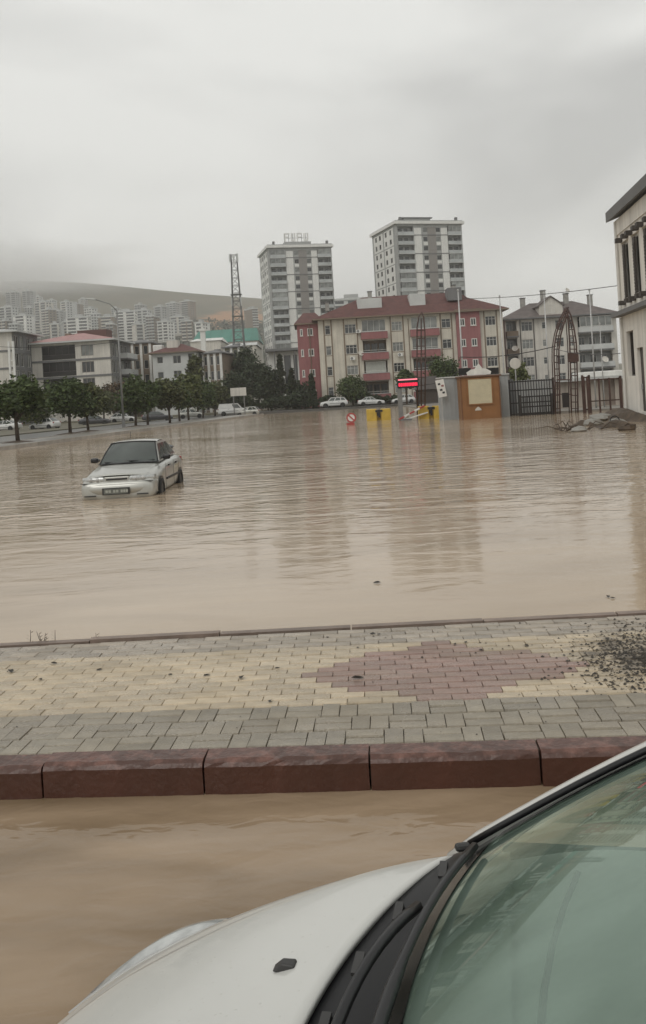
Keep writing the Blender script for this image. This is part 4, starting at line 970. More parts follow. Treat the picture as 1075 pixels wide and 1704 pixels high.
# arch gate of paired brown tubes with rungs
def arch():
    Y = 57.5; P = lambda x, y: at(x, y, Y) 
    o = P(927, 688); rt = thing('pointed_arch', 'tall pointed arch of paired brown steel tubes with rungs', 'arch', (o.x, Y, WATER))
    def loc(pts, dy=0): return [(P(x, y).x - o.x, dy, P(x, y).z - WATER) for x, y in pts]
    legs = [[(925,694),(924,640),(922,600),(922,580),(926,555),(932,535),(940,519),(946,511)], [(932,694),(931,640),(930,600),(930,582),(933,558),(938,540),(943,526),(946,519)],
            [(951,694),(950,640),(949,600),(948,570),(946,540),(944,520),(942,511)], [(962,694),(961,640),(960,600),(959,570),(955,545),(950,525),(944,512)]]
    for l in legs:
        MB().tube(loc(l), 0.052, 8).build('tube', M_rust, rt, smooth=True); MB().tube(loc(l, 0.5), 0.036, 8).build('tube', M_rust, rt, smooth=True)
    def interp(l, y):
        for (x0, y0_), (x1, y1_) in zip(l, l[1:]):
            if y1_ <= y <= y0_: return x0 + (x1-x0)*(y-y0_)/(y1_-y0_)
        return l[-1][0]
    for (l0, l1) in ((0, 1), (2, 3)):
        for y in range(680, 530, -11):
            a_ = loc([(interp(legs[l0], y), y)])[0]; b_ = loc([(interp(legs[l1], y), y)])[0]
            MB().tube([a_, b_], 0.035, 6).build('rung', M_rust, rt)
    MB().tube(loc([(926,632),(952,632)]), 0.05, 6).build('cross_tube', M_rust, rt)
    MB().tube(loc([(926,656),(952,656)]), 0.04, 6).build('cross_tube', M_rust, rt)
    MB().box(*[loc([(938,655)])[0][0]-0.12, loc([(938,655)])[0][0]+0.3], -0.08, 0.02, 0.4, 1.35).build('turnstile', M_iron, rt)
    b2 = loc([(944,590),(962,590)]); MB().box(b2[0][0], b2[1][0], -0.12, -0.06, b2[0][2]-0.5, b2[0][2]+0.1).build('plate', M_rust, rt)
arch()
def left_arch():
    Y = 64.5; P = lambda x, y: at(x, y, Y); o = P(700, 690)
    rt = thing('arch_leg', 'tall pair of leaning brown steel tubes behind the red display', 'arch', (o.x, Y, WATER))
    for l in ([(695,690),(694,600),(694,545),(697,527),(702,519)], [(701,690),(701,600),(701,550),(701,530)], [(707,690),(708,600),(707,550),(705,528),(702,519)]):
        MB().tube([(P(x, y).x-o.x, 0, P(x, y).z-WATER) for x, y in l], 0.05, 8).build('tube', M_rust, rt, smooth=True)
    for y in range(680, 540, -13): MB().tube([(P(694.5, y).x-o.x, 0, P(694.5, y).z-WATER), (P(707.5, y).x-o.x, 0, P(707.5, y).z-WATER)], 0.04, 6).build('rung', M_rust, rt)
left_arch()
bars('steel_fence', 'brown steel fence with thick posts in front of the low beige wall', 'fence', 982, 1034, 687, 629, 3, M_rust, (0.35, 0.97), thick=0.09, Y=55.0)
bars('steel_fence', 'pair of thick brown posts between the arch and the fence', 'fence', 974, 982, 690, 626, 1, M_rust, (0.1, 0.97), thick=0.14, Y=56.0)
# low beige wall / store with door behind fence
a = at(928, 690, 66); c = at(1050, 690, 66); W = c.x-a.x; H = zat(980, 632, 66)
rt = thing('low_store', 'low beige store with a brown door behind the fence', 'building', (a.x, 66, -0.05))
fr = Facade(rt, (0, 0, 0)); dx = at(1003, 660, 66).x - a.x
fr.wall(0, W, 0, H, [(dx, dx+0.95, 0.05, 2.0)], mat('beige_wall', (0.42, 0.37, 0.32), 0.85, 0.1, 0.8, streak=0.3))
q = fr.part('door', MB().box(dx, dx+0.95, 0.12, 0.18, 0.05, 2.0), mat('taupe_door', (0.22, 0.18, 0.15), 0.6, 0.1))
MB().box(dx+0.08, dx+0.14, 0.06, 0.12, 0.95, 1.1).build('handle', M_galv, q)
MB().box(0, W, 0.3, 5, 0, H-0.02).build('side_wall', M_pale, rt); MB().box(-0.3, W+0.3, -0.5, 5.3, H+0.005, H+0.2).build('roof', M_greyl, rt)
MB().box(dx-1.2, dx+2.3, 0.2, 3.5, H+0.2, H+0.65).build('roof_box', M_white, rt, bevel=0.08)
# poles
def pole(px, pyb, pyt, Y, r, label, m=None, cat='pole', name='flag_pole', zb=WATER):
    a = at(px, pyb, Y); b_ = zat(px, pyt, Y); rt = thing(name, label, cat, (a.x, Y, zb))
    MB().tube([(0,0,-0.3),(0,0,(b_-zb)*0.5),(0,0,b_-zb)], [r, r*0.85, r*0.6], 10).build('shaft', m or M_galv, rt, smooth=True)
    mb = MB(); mb.lathe([(b_-zb, 0.0), (b_-zb+0.02, r*1.1), (b_-zb+0.1, r*1.2), (b_-zb+0.18, 0)], 10, 'z'); mb.build('finial', m or M_galv, rt)
    return rt
pole(840, 640, 494, 61.5, 0.055, 'thin grey flag pole above the cabin end')
pole(917, 690, 489, 60.5, 0.06, 'thin pale flag pole left of the pointed arch')
pole(990, 640, 484, 62, 0.06, 'thin pale flag pole right of the pointed arch')
pole(772, 650, 484, 66, 0.075, 'white pole in front of the right red bay of the block')
pole(1004, 640, 540, 63, 0.045, 'short thin pole between the arch and the white building')
# overhead cables
def cable(pa, Ya, pb, Yb, sag, label, r=0.018):
    a, b_ = at(*pa, Ya), at(*pb, Yb); pts = []
    for k in range(25):
        t_ = k/24; q = a.lerp(b_, t_); q.z -= sag*4*t_*(1-t_); pts.append(q - a)
    o = MB().tube(pts, r, 5).build('overhead_cable', M_iron, None, a); tag(o, label, 'cable')
cable((772, 497), 66, (1030, 475), 46, 0.15, 'thin dark cable from the white pole to the white building eave', 0.02)
cable((766, 594), 66, (925, 576), 57.5, 0.25, 'dark cable from the white pole to the left tube of the arch', 0.03)
cable((922, 580), 57.4, (1032, 588), 46, 0.2, 'dark cable from the arch to the white building', 0.02)
cable((706, 640), 64.5, (770, 612), 66, 0.3, 'short dark cable between the brown tubes and white pole', 0.025)
cable((0, 577), 120, (190, 569), 130, 0.4, 'thin cable in front of the pink-roofed house', 0.03)

# dirt mound and rubble
def mound(px0, px1, pyb, h, label, seed, depth):
    a = gp(px0, pyb, WATER); c = gp(px1, pyb, WATER); rr = random.Random(seed); W = c.x - a.x
    ph = [rr.uniform(0, 6) for _ in range(6)]
    def fn(u, v):
        x, y = (u-0.5)*W, (v-0.5)*depth; rr_ = math.hypot((u-0.5)*2, (v-0.5)*2)
        k = max(0, 1-rr_)**0.7 * (0.75 + 0.25*math.sin(u*9+ph[0]) + 0.2*math.sin(u*17+v*11+ph[1]) + 0.12*math.sin(u*31+v*23+ph[2]))
        return (x, y, -0.25 + (h+0.25)*k)
    o = MB().grid(fn, 40, 24).build('earth_mound', M_soil, None, ((a.x+c.x)/2, a.y+depth/2, WATER), smooth=True)
    return tag(o, label, 'earth mound')
mound(1015, 1150, 716, 0.42, 'dark wet earth mound at the foot of the white building', 4, 5)
mound(962, 1050, 712, 0.34, 'low muddy heap in front of the brown fence', 8, 4)
mound(1045, 1240, 706, 0.6, 'higher brown earth bank beside the white building door', 11, 9)
def rock(px, py, s, label, seed, flat=0.5, m=None, rz=0):
    rr = random.Random(seed); p = gp(px, py, WATER); mb = MB(); V = []
    for i in range(5):
        th = math.pi*i/4
        for j in range(8):
            a = 2*math.pi*j/8; k = rr.uniform(0.75, 1.15); V.append((s*k*math.sin(th)*math.cos(a), s*0.7*k*math.sin(th)*math.sin(a), s*flat*k*math.cos(th) + s*0.15))
    mb.add(V, [(i*8+j, (i+1)*8+j, (i+1)*8+(j+1)%8, i*8+(j+1)%8) for i in range(4) for j in range(8)])
    return tag(mb.build('rubble', m or M_concrete, None, p, rz), label, 'rubble')
rock(1000, 700, 0.75, 'large pale broken slab leaning on the muddy heap', 1, 0.35)
rock(985, 708, 0.5, 'broken concrete lump at the left foot of the heap', 2)
rock(1028, 706, 0.45, 'broken concrete lump in front of the earth mound', 3)
rock(962, 718, 0.35, 'small stone out in the water left of the heap', 4)
rock(1045, 716, 0.4, 'dark stone at the waterline of the earth mound', 5, m=M_soil)
rr = random.Random(9)
br = thing('branch_litter', 'tangle of thin branches lying in the water before the heap', 'branches', gp(965, 716, WATER))
for k in range(16):
    a = rr.uniform(0, math.pi); l = rr.uniform(0.4, 1.3); x, y = rr.uniform(-0.7, 0.9), rr.uniform(-0.5, 1.5); dz = rr.uniform(0.05, 0.4)
    MB().tube([(x, y, 0.0), (x+l*0.5*math.cos(a), y+l*0.5*math.sin(a), dz), (x+l*math.cos(a), y+l*math.sin(a), dz*0.6)], [0.025, 0.02, 0.008], 5).build('twig', M_bark, br)
# round wheel ring on the rubble
p = at(1024, 706, 38); rt = thing('hoop', 'thin dark hoop standing on the rubble', 'hoop', (p.x, 38, WATER))
MB().tube([(0.2*math.cos(a*0.3927), 0.05, 0.22+0.2*math.sin(a*0.3927)) for a in range(17)], 0.025, 6).build('ring', M_iron, rt)

# ------------------------------------------------------------------ lattice mast
def mast():
    Y = 255; P = at(398, 600, Y); top = at(390.5, 424, Y); H = top.z - 0.3
    rt = thing('lattice_mast', 'tall steel lattice mast left of the towers', 'mast', ((P.x+top.x)/2, Y, 0.3))
    def hw(z): k = z/H; return 2.0*(1-k) + 0.85*k if k < 0.93 else 0.85
    L4 = [(-1,-1),(1,-1),(1,1),(-1,1)]
    for sx, sy in L4: MB().tube([(sx*hw(0), sy*hw(0), 0), (sx*hw(H*0.93), sy*hw(H*0.93), H*0.93), (sx*0.85, sy*0.85, H)], [0.2, 0.14, 0.12], 6).build('leg', M_greyd, rt)
    n_ = 20
    for k in range(n_):
        z0, z1 = H*k/n_, H*(k+1)/n_; a, b_ = hw(z0), hw(z1)
        for i in range(4):
            (x0, y0_), (x1, y1_) = L4[i], L4[(i+1)%4]
            q = MB().tube([(x0*b_, y0_*b_, z1), (x1*b_, y1_*b_, z1)], 0.07, 4).build('strut', M_greyd, rt)
            MB().tube([(x0*a, y0_*a, z0), (x1*b_, y1_*b_, z1)], 0.06, 4).build('brace', M_greyd, q)
    for k, (x, y, z) in enumerate(((-1.1,-1.0,0.985),(1.1,-1.0,0.985),(0,-1.2,0.97),(-1.2,-1,0.70),(1.3,-1,0.70),(1.2,-1.0,0.62),(-1.2,-0.9,0.60),(1.3,-0.8,0.50))):
        MB().box(x-0.22, x+0.22, y-0.25, y, H*z-1.6, H*z+0.8).build('antenna', M_greyl, rt, bevel=0.05)
    for z in (0.60, 0.74): MB().box(-1.6, 1.6, -1.6, 1.6, H*z-0.06, H*z+0.06).build('platform', M_metal, rt)
mast()
# street lamp behind the trees, left
def lamp():
    b_ = gp(206, 712, 0.02); Y = b_.y; t_ = at(194, 517, Y); e_ = at(157, 498, Y)
    rt = thing('street_lamp', 'tall grey street lamp with long arm above the left tree row', 'street lamp', b_)
    H = t_.z - b_.z; dx = e_.x - t_.x; dz = e_.z - t_.z
    MB().tube([(0,0,0),(0,0,H*0.5),(0,0,H)], [0.11, 0.09, 0.065], 8).build('pole', M_metal, rt, smooth=True)
    MB().tube([(0,0,H),(dx*0.3,0,H+dz*0.55),(dx,0,H+dz)], 0.05, 6).build('arm', M_metal, rt, smooth=True)
    MB().obox((dx-0.35,0,H+dz+0.03), (0.95, 0.3, 0.14), Matrix.Rotation(R(8), 3, 'Y')).build('lamp_head', M_greyl, rt, bevel=0.04)
    MB().box(-0.14, 0.14, -0.14, 0.14, 0, 0.9).build('base_box', M_metal, rt)
lamp()
# blank billboard near the van
a = at(383, 646, 136); c = at(410, 658, 136)
rt = thing('billboard', 'blank white hoarding on posts above the white van', 'billboard', (a.x, 136, 0))
W = c.x-a.x; MB().box(0, W, 0, 0.15, c.z, a.z).build('panel', M_pale, rt)
for x in (0.4, W-0.4): MB().tube([(x, 0.25, -0.2), (x, 0.25, a.z-0.2)], 0.08, 6).build('post', M_metal, rt)

# ------------------------------------------------------------------ trees
def leaf_mat(name, c, c2):
    m = mat(name, c, 0.6, 0.2, 0.9, c2=c2, rnd=0.35, spec=0.3); return m
M_leaf = [leaf_mat('foliage_green', (0.078, 0.108, 0.034), (0.038, 0.058, 0.020)), leaf_mat('foliage_olive', (0.105, 0.112, 0.040), (0.050, 0.060, 0.024)),
          leaf_mat('foliage_dark', (0.046, 0.064, 0.030), (0.022, 0.034, 0.016)), leaf_mat('foliage_rust', (0.115, 0.072, 0.040), (0.060, 0.048, 0.026)), leaf_mat('foliage_light', (0.13, 0.145, 0.048), (0.065, 0.08, 0.028))]
def tree(name, label, loc, H, ch, rx, lm, seed, n=1700, leaf=0.17, trunk_r=0.1, conifer=False, cat='tree', group=None, fork=True):
    """H total height, ch height of crown's lower edge, rx crown radius"""
    rr = random.Random(seed); rt = thing(name, label, cat, loc, 0, group)
    mb = MB(); lean = Vector((rr.uniform(-0.06, 0.06), rr.uniform(-0.06, 0.06), 0)); top = ch + (H-ch)*(0.85 if conifer else 0.5)
    mb.tube([(0,0,-0.1), tuple(lean*top*0.5 + Vector((0,0,top*0.5))), tuple(lean*top + Vector((0,0,top)))], [trunk_r*1.25, trunk_r*0.9, trunk_r*0.25], 8)
    cz = (H+ch)/2; rz_ = (H-ch)/2*1.08
    if not conifer: rx = rx*1.28
    clumps = []
    for k in range(38 if not conifer else 90):
        if conifer:
            t_ = rr.random()**0.8; z = ch + (H-ch)*t_; a = rr.uniform(0, 6.28); r_ = rx*(1-t_)*rr.uniform(0.35, 1.0)
            c = Vector((r_*math.cos(a), r_*math.sin(a), z - r_*0.2)); s = rx*0.24*(1.1-t_*0.6)
        else:
            while True:
                q = Vector((rr.uniform(-1,1), rr.uniform(-1,1), rr.uniform(-1,1)))
                if 0.25 < q.length < 1: break
            q = q * (0.62 + 0.25*rr.random()) if q.length > 0.8 else q
            c = Vector((q.x*rx*0.86, q.y*rx*0.86, cz + q.z*rz_*0.84 - 0.10*rz_*abs(q.x))); s = min(rx, rz_)*rr.uniform(0.24, 0.44)
        clumps.append((c, s))
        if k < 9 and not conifer:
            base = lean*ch*0.8 + Vector((0, 0, ch*0.75 + rr.random()*ch*0.35)); mid = base.lerp(c, 0.5) + Vector((0,0,0.12*rx))
            mb.tube([tuple(base), tuple(mid), tuple(c)], [trunk_r*0.45, trunk_r*0.3, trunk_r*0.1], 5)
    mb.build('trunk', M_bark, rt, smooth=True)
    V, Fc = [], []
    per = max(1, int(n*1.9)//len(clumps))
    for c, s in clumps:
        for _ in range(int(per*rr.uniform(0.6, 1.4))):
            while True:
                d = Vector((rr.gauss(0, 0.5), rr.gauss(0, 0.5), rr.gauss(0, 0.42)))
                if d.length < 1.35: break
            p = c + d*s*1.25
            l = leaf*rr.uniform(0.6, 1.35)
            u = Vector((rr.gauss(0,1), rr.gauss(0,1), rr.gauss(0,0.6))).normalized(); w_ = u.cross(Vector((rr.gauss(0,1), rr.gauss(0,1), rr.gauss(0,1)))).normalized()
            i0 = len(V); fold = u.cross(w_)*l*0.2
            V += [tuple(p - u*l), tuple(p + w_*l*0.55 + fold), tuple(p + u*l), tuple(p - w_*l*0.55 + fold)]
            Fc.append((i0, i0+1, i0+2)); Fc.append((i0, i0+2, i0+3))
    m2 = MB(); m2.v = V; m2.f = Fc; m2.build('crown', M_leaf[lm], rt)
    return rt
tag(HILLWOOD.build('hillside_woods', M_leaf[2]), 'dark far-off trees between the hillside blocks', 'woods', kind='stuff')
G = 'street trees along the left kerb'
# (px base, py base, crown top py, crown bottom py, half width px, material, descriptor)
row = [(30, 735, 622, 698, 52, 0, 'big dark street tree nearest on the left edge'),
       (117, 721, 627, 692, 43, 0, 'broad round street tree, second from the left along the kerb'),
       (147, 717, 641, 691, 24, 1, 'small street tree close behind the second one in the row'),
       (173, 704, 646, 690, 17, 1, 'slim pale street tree before the white pier of the house'),
       (190, 702, 632, 688, 21, 3, 'rust tinged street tree left of the lamp post'),
       (226, 709, 627, 687, 27, 0, 'dark green street tree just right of the lamp post'),
       (246, 706, 630, 686, 22, 0, 'street tree two trunks right of the lamp post'),
       (283, 703, 626, 684, 23, 1, 'tall crowned street tree in front of the red-roofed house'),
       (299, 700, 632, 683, 17, 0, 'street tree, left of a close pair before the red-roofed house'),
       (314, 698, 615, 682, 20, 4, 'yellow-green street tree rising before the red-roofed house'),
       (338, 694, 632, 680, 18, 0, 'street tree, second last of the row'),
       (358, 691, 634, 678, 19, 1, 'last street tree of the row beside the white van')]
for k, (px, pb, pt, pc, hw, lm, lab) in enumerate(row):
    zg = 0.06; b_ = gp(px, pb, zg); s = b_.y/F
    H = zat(px, pt, b_.y) - zg; ch = zat(px, pc, b_.y) - zg
    tree('street_tree', lab, b_, H, max(0.9, ch), hw*s, lm, 100+k, n=2600 if k < 3 else 1800, leaf=0.13 + 0.0009*b_.y, trunk_r=0.085 + hw*s*0.02, group=G)
    if k in (0, 1, 2, 5):
        mb = MB(); mb.grid(lambda u, v: ((u-0.5)*2.4, (v-0.5)*2.4, 0.16*max(0, 1-math.hypot(u-0.5, v-0.5)*2)**0.6 - 0.03), 10, 10)
        o = mb.build('soil_bed', M_soil, None, (b_.x, b_.y, 0.02), smooth=True); tag(o, 'dark soil mound round the trunk of ' + {0: 'the nearest left street tree', 1: 'the second street tree', 2: 'the small third street tree', 5: 'the tree right of the lamp'}[k], 'soil bed')
def btree(px, pb, pt, pc, hw, Y, lm, lab, zg=0.2, conifer=False, n=1500, leaf=0.3, name='tree', cat='tree'):
    b_ = at(px, pb, Y); s = Y/F; H = zat(px, pt, Y)-zg; ch = max(0.3, zat(px, pc, Y)-zg)
    tree(name, lab, (b_.x, Y, zg), H, ch, hw*s, lm, int(px*7+pt), n, leaf, 0.14, conifer, cat)
btree(414, 690, 572, 640, 19, 185, 2, 'dark round evergreen tree left of the left tower', n=2200)
btree(394, 690, 620, 668, 22, 165, 2, 'low dark tree behind the billboard')
btree(432, 688, 592, 668, 20, 170, 2, 'dark bushy tree under the mast and tower')
btree(447, 688, 605, 676, 18, 160, 2, 'dark shrub tree right of the light hatchback')
btree(471, 688, 590, 678, 17, 168, 2, 'dark conifer in front of the annex', conifer=True)
btree(489, 686, 615, 680, 16, 158, 2, 'short dark conifer left of the red bay', conifer=True)
btree(508, 684, 628, 678, 15, 152, 2, 'low dark shrub at the foot of the red bay', name='shrub', cat='shrub')
btree(521, 683, 622, 678, 11, 148, 2, 'narrow dark shrub before the red bay corner', conifer=True, name='shrub', cat='shrub')
btree(588, 680, 626, 668, 25, 147.5, 0, 'green bushy tree between the two parked white cars', n=2200, leaf=0.22)
btree(738, 670, 592, 648, 24, 120, 0, 'green tree between the brown tubes and the white pole', n=2200, leaf=0.2)
btree(677, 670, 615, 645, 12, 128, 0, 'small green tree above the red display')
btree(866, 660, 598, 645, 13, 100, 4, 'light green shrub behind the cabin end', n=900, leaf=0.2, name='shrub', cat='shrub')
btree(60, 715, 655, 705, 30, 112, 1, 'olive shrub behind the nearest street tree', n=1200, name='shrub', cat='shrub', zg=0.0)
btree(330, 700, 585, 640, 12, 150, 1, 'thin tree top in front of the narrow house', n=700)
for k, (px, hw) in enumerate(((372, 20), (412, 22), (452, 24), (478, 22), (502, 22), (528, 16))):
    btree(px, 684, 655 + (k % 3)*4, 682, hw, 149 + k*0.7, 2, 'low dark hedge clump on the far bank, %s from the left' % ['first','second','third','fourth','fifth','sixth'][k], n=1300, leaf=0.22, name='hedge', cat='hedge', zg=0.15)
for k, (px, hw) in enumerate(((548, 20), (615, 24), (650, 20))):
    btree(px, 676, 658 - (k % 2)*3, 674, hw, 149, 2, ['low dark hedge behind the parked SUV', 'low dark hedge behind the parked white saloon', 'low dark hedge left of the red display'][k], n=1100, leaf=0.22, name='hedge', cat='hedge', zg=0.15)

# ------------------------------------------------------------------ cars
SEC = [(0.86, 0.0), (0.97, 0.10), (1.0, 0.35), (1.0, 0.62), (0.975, 0.80), (0.91, 0.915), (0.76, 0.975), (0.4, 0.998), (0, 1.0)]
def paint(name, c, rough=0.3, metal=0.0): return mat(name, c, rough, 0.05, 1.5, metal=metal, coat=0.6, streak=0.0)
P_white = paint('white_car_paint', (0.62, 0.62, 0.60)); P_silver = paint('silver_car_paint', (0.45, 0.45, 0.415), 0.34, 0.45)
P_lsilver = paint('light_silver_paint', (0.46, 0.46, 0.42), 0.3, 0.4); P_dark = paint('dark_car_paint', (0.05, 0.05, 0.055), 0.25)
M_carglass = mat('car_glass', (0.050, 0.060, 0.054), 0.05, 0.25, 1.2, spec=0.8)
M_lens = mat('headlamp_lens', (0.45, 0.46, 0.45), 0.08, 0.25, 20, spec=0.8, metal=0.3)
M_amber = mat('amber_lens', (0.45, 0.16, 0.03), 0.15, 0.1); M_redlens = mat('tail_lens', (0.25, 0.015, 0.012), 0.15, 0.1)
M_trim = mat('dark_trim', (0.035, 0.034, 0.033), 0.5, 0.1)
def loft(sts, flatcap=True):
    mb = MB(); V = []; half = SEC; n = len(half)*2 - 1
    for (y, W, zt, zl) in sts:
        ring = [(W*a, y, zl + (zt-zl)*b_) for a, b_ in half] + [(-W*a, y, zl + (zt-zl)*b_) for a, b_ in half[-2::-1]]
        V += ring
    m = len(sts)
    Fc = [(i*n+j, (i+1)*n+j, (i+1)*n+j+1, i*n+j+1) for i in range(m-1) for j in range(n-1)]
    Fc += [tuple(range(n-1, -1, -1))[::-1], tuple(range((m-1)*n, m*n))[::-1]] if flatcap else []
    Fc += [(i*n, i*n+n-1, (i+1)*n+n-1, (i+1)*n) for i in range(m-1)]
    mb.add(V, Fc); return mb
def cabin_fns(g):
    WB = lambda u: Vector((g['wb']*u, g['ywb'] + g['bb']*u*u, g['zwb'] - 0.02*u*u))
    WT = lambda u: Vector((g['wt']*u, g['ywt'] + g['bt']*u*u, g['zwt'] - 0.035*u*u))
    RT = lambda u: Vector((g['wr']*u, g['yrt'] - 0.05*u*u, g['zrt'] - 0.035*u*u))
    RB = lambda u: Vector((g['wrb']*u, g['yrb'] - g.get('brb', 0.12)*u*u, g['zrb'] - 0.02*u*u))
    return WB, WT, RT, RB
def sheet(A, B, u0, u1, v0, v1, off, bulge, nu=8, nv=5):
    """patch of the surface spanned by two curves, pushed off along its normal"""
    def pt(u, v): 
        q = A(u).lerp(B(u), v); return q
    mid = (A(0), B(0), A(0.3)); nrm = (B(0)-A(0)).cross(Vector((1,0,0))).normalized()
    if nrm.z < 0: nrm = -nrm
    return lambda a, c: tuple(pt(u0+(u1-u0)*a, v0+(v1-v0)*c) + nrm*(off + bulge*math.sin(math.pi*(v0+(v1-v0)*c))))
def wheel(rt, x, y, r, side, rim=None):
    mb = MB(); w_ = 0.19; s = side
    mb.lathe([(x-s*w_, r*0.62), (x-s*w_, r*0.93), (x-s*w_*0.85, r), (x-s*w_*0.15, r), (x, r*0.93), (x+s*0.005, r*0.66), (x-s*0.02, r*0.62)], 22, 'x', (0, y, r))
    o = mb.build('wheel', M_rubber, rt, smooth=True)
    m2 = MB(); m2.lathe([(x-s*0.03, r*0.62), (x-s*0.035, r*0.52), (x-s*0.05, r*0.25), (x-s*0.02, r*0.18), (x-s*0.02, 0.0)], 18, 'x', (0, y, r)); m2.build('rim', rim or M_galv, o, smooth=True)
def car(label, loc, rz, sts, g, wy, r, pt_, cat='car', name='parked_car', group=None, splits=(0.36, 0.70), detail=False, van=False):
    rt = thing(name, label, cat, loc, rz, group)
    L_ = sts[-1][0]; Wm = max(s[1] for s in sts)
    loft(sts).build('body', pt_, rt, smooth=True, sub=1)
    WB, WT, RT, RB = cabin_fns(g)
    sh = MB(); sh.grid(sheet(WB, WT, -1, 1, 0, 1, -0.012, 0.03), 8, 5); sh.grid(sheet(WT, RT, -1, 1, 0, 1, 0, 0.03), 8, 6); sh.grid(sheet(RT, RB, -1, 1, 0, 1, -0.012, 0.02), 8, 5)
    for s in (-1, 1):
        sh.grid(lambda a, c, s=s: tuple((WB(s).lerp(RB(s), a)).lerp(WT(s).lerp(RT(s), a), c)), 4, 3)
    sh.build('cabin', pt_, rt, smooth=False, weld=True)
    def glass(name_, A, B, u, v0, v1, bulge):
        mb = MB(); mb.grid(sheet(A, B, -u, u, v0, v1, 0.004, bulge), 10, 6); return mb.build(name_, M_carglass, rt, smooth=True)
    ws = glass('windscreen', WB, WT, 0.93, 0.03, 0.94, 0.03); 
    if not van: glass('rear_window', RT, RB, 0.88, 0.08, 0.9, 0.02)
    cuts = [0.02] + list(splits) + [0.97]
    for s in (-1, 1):
        bot = lambda a: WB(s).lerp(RB(s), a); top = lambda a: WT(s).lerp(RT(s), a)
        nrm = Vector((s, 0, 0.35)).normalized()
        nw = 1 if van else len(cuts)-1
        for k in range(nw):
            a0, a1 = cuts[k]+0.025, cuts[k+1]-0.02
            P = [bot(a0).lerp(top(a0), 0.06), bot(a1).lerp(top(a1), 0.06), bot(a1).lerp(top(a1), 0.88), bot(a0).lerp(top(a0), 0.88)]
            mb = MB(); mb.quad(*[tuple(q + nrm*0.008) for q in (P if s > 0 else P[::-1])]); mb.build('side_window', M_carglass, rt)
        # mirror
        q0 = WB(s) + Vector((s*0.03, 0.18, 0.10))
        mb = MB(); mb.obox(q0 + Vector((s*0.105, 0, 0.0)), (0.18, 0.11, 0.115)); m_ = mb.build('mirror', M_black if detail else pt_, rt, bevel=0.035)
        MB().tube([tuple(q0 + Vector((-s*0.02, 0, 0))), tuple(q0 + Vector((s*0.1, 0, 0)))], 0.03, 6).build('mirror_arm', M_black, m_)
        for y in wy:
            mb = MB(); mb.lathe([(s*(Wm+0.003), 0.0), (s*(Wm+0.004), r*1.14)], 22, 'x', (0, y, r*1.02)); 
            mb.build('wheel_arch', M_black, rt)
            wheel(rt, s*(Wm+0.02), y, r, s)
        # lamps
        hy = sts[1][0]
        mb = MB(); mb.obox((s*sts[2][1]*0.74, sts[2][0]-0.045, sts[2][2]-0.10), (sts[2][1]*0.40, 0.10, 0.15)); mb.build('headlight', M_lens, rt, bevel=0.03)
        mb = MB(); mb.obox((s*sts[-2][1]*0.82, sts[-2][0]+0.02, sts[-2][2]-0.14), (sts[-2][1]*0.3, 0.10, 0.2)); mb.build('tail_light', M_redlens, rt, bevel=0.03)
        MB().obox((s*(Wm+0.006), L_*0.55, g['zwb']-0.42), (0.02, L_*0.42, 0.05)).build('side_moulding', M_trim, rt)
        for yy in (L_*0.44, L_*0.66): MB().obox((s*(Wm*0.985+0.012), yy, g['zwb']-0.13), (0.03, 0.17, 0.035)).build('door_handle', M_trim, rt)
    MB().obox((0, -0.015, sts[2][2]-0.14), (sts[2][1]*0.7, 0.05, 0.09)).build('grille', M_black, rt)
    return rt, (WB, WT, RT, RB)
HATCH = dict(sts=[(0.0,0.60,0.56,0.25),(0.05,0.74,0.64,0.20),(0.16,0.81,0.70,0.18),(0.5,0.845,0.80,0.18),(1.0,0.85,0.92,0.18),(1.5,0.855,0.94,0.18),(2.6,0.855,0.96,0.18),(3.4,0.84,0.98,0.2),(3.85,0.80,0.97,0.24),(3.98,0.72,0.86,0.3)],
             g=dict(wb=0.70, ywb=0.95, bb=0.2, zwb=0.93, wt=0.55, ywt=1.65, bt=0.1, zwt=1.44, wr=0.54, yrt=3.15, zrt=1.43, wrb=0.70, yrb=3.80, zrb=0.98), wy=(0.75, 3.25), r=0.30)
SEDAN = dict(sts=[(0.0,0.62,0.56,0.25),(0.05,0.76,0.64,0.20),(0.16,0.83,0.70,0.18),(0.6,0.86,0.80,0.18),(1.25,0.87,0.92,0.18),(1.8,0.875,0.94,0.18),(3.0,0.875,0.97,0.18),(3.7,0.86,1.0,0.2),(4.35,0.82,0.98,0.24),(4.45,0.74,0.86,0.3)],
             g=dict(wb=0.72, ywb=1.2, bb=0.2, zwb=0.93, wt=0.55, ywt=2.0, bt=0.1, zwt=1.42, wr=0.54, yrt=3.1, zrt=1.42, wrb=0.68, yrb=3.85, zrb=1.0), wy=(0.85, 3.5), r=0.31)
SUV = dict(sts=[(0.0,0.66,0.70,0.32),(0.05,0.80,0.84,0.26),(0.16,0.88,0.94,0.24),(0.5,0.905,1.02,0.24),(1.1,0.91,1.10,0.24),(1.7,0.915,1.12,0.24),(3.0,0.915,1.14,0.24),(3.9,0.90,1.16,0.26),(4.5,0.86,1.14,0.32),(4.6,0.78,1.0,0.38)],
           g=dict(wb=0.76, ywb=1.05, bb=0.2, zwb=1.10, wt=0.60, ywt=1.75, bt=0.1, zwt=1.66, wr=0.60, yrt=3.95, zrt=1.65, wrb=0.76, yrb=4.45, zrb=1.14), wy=(0.85, 3.65), r=0.36)
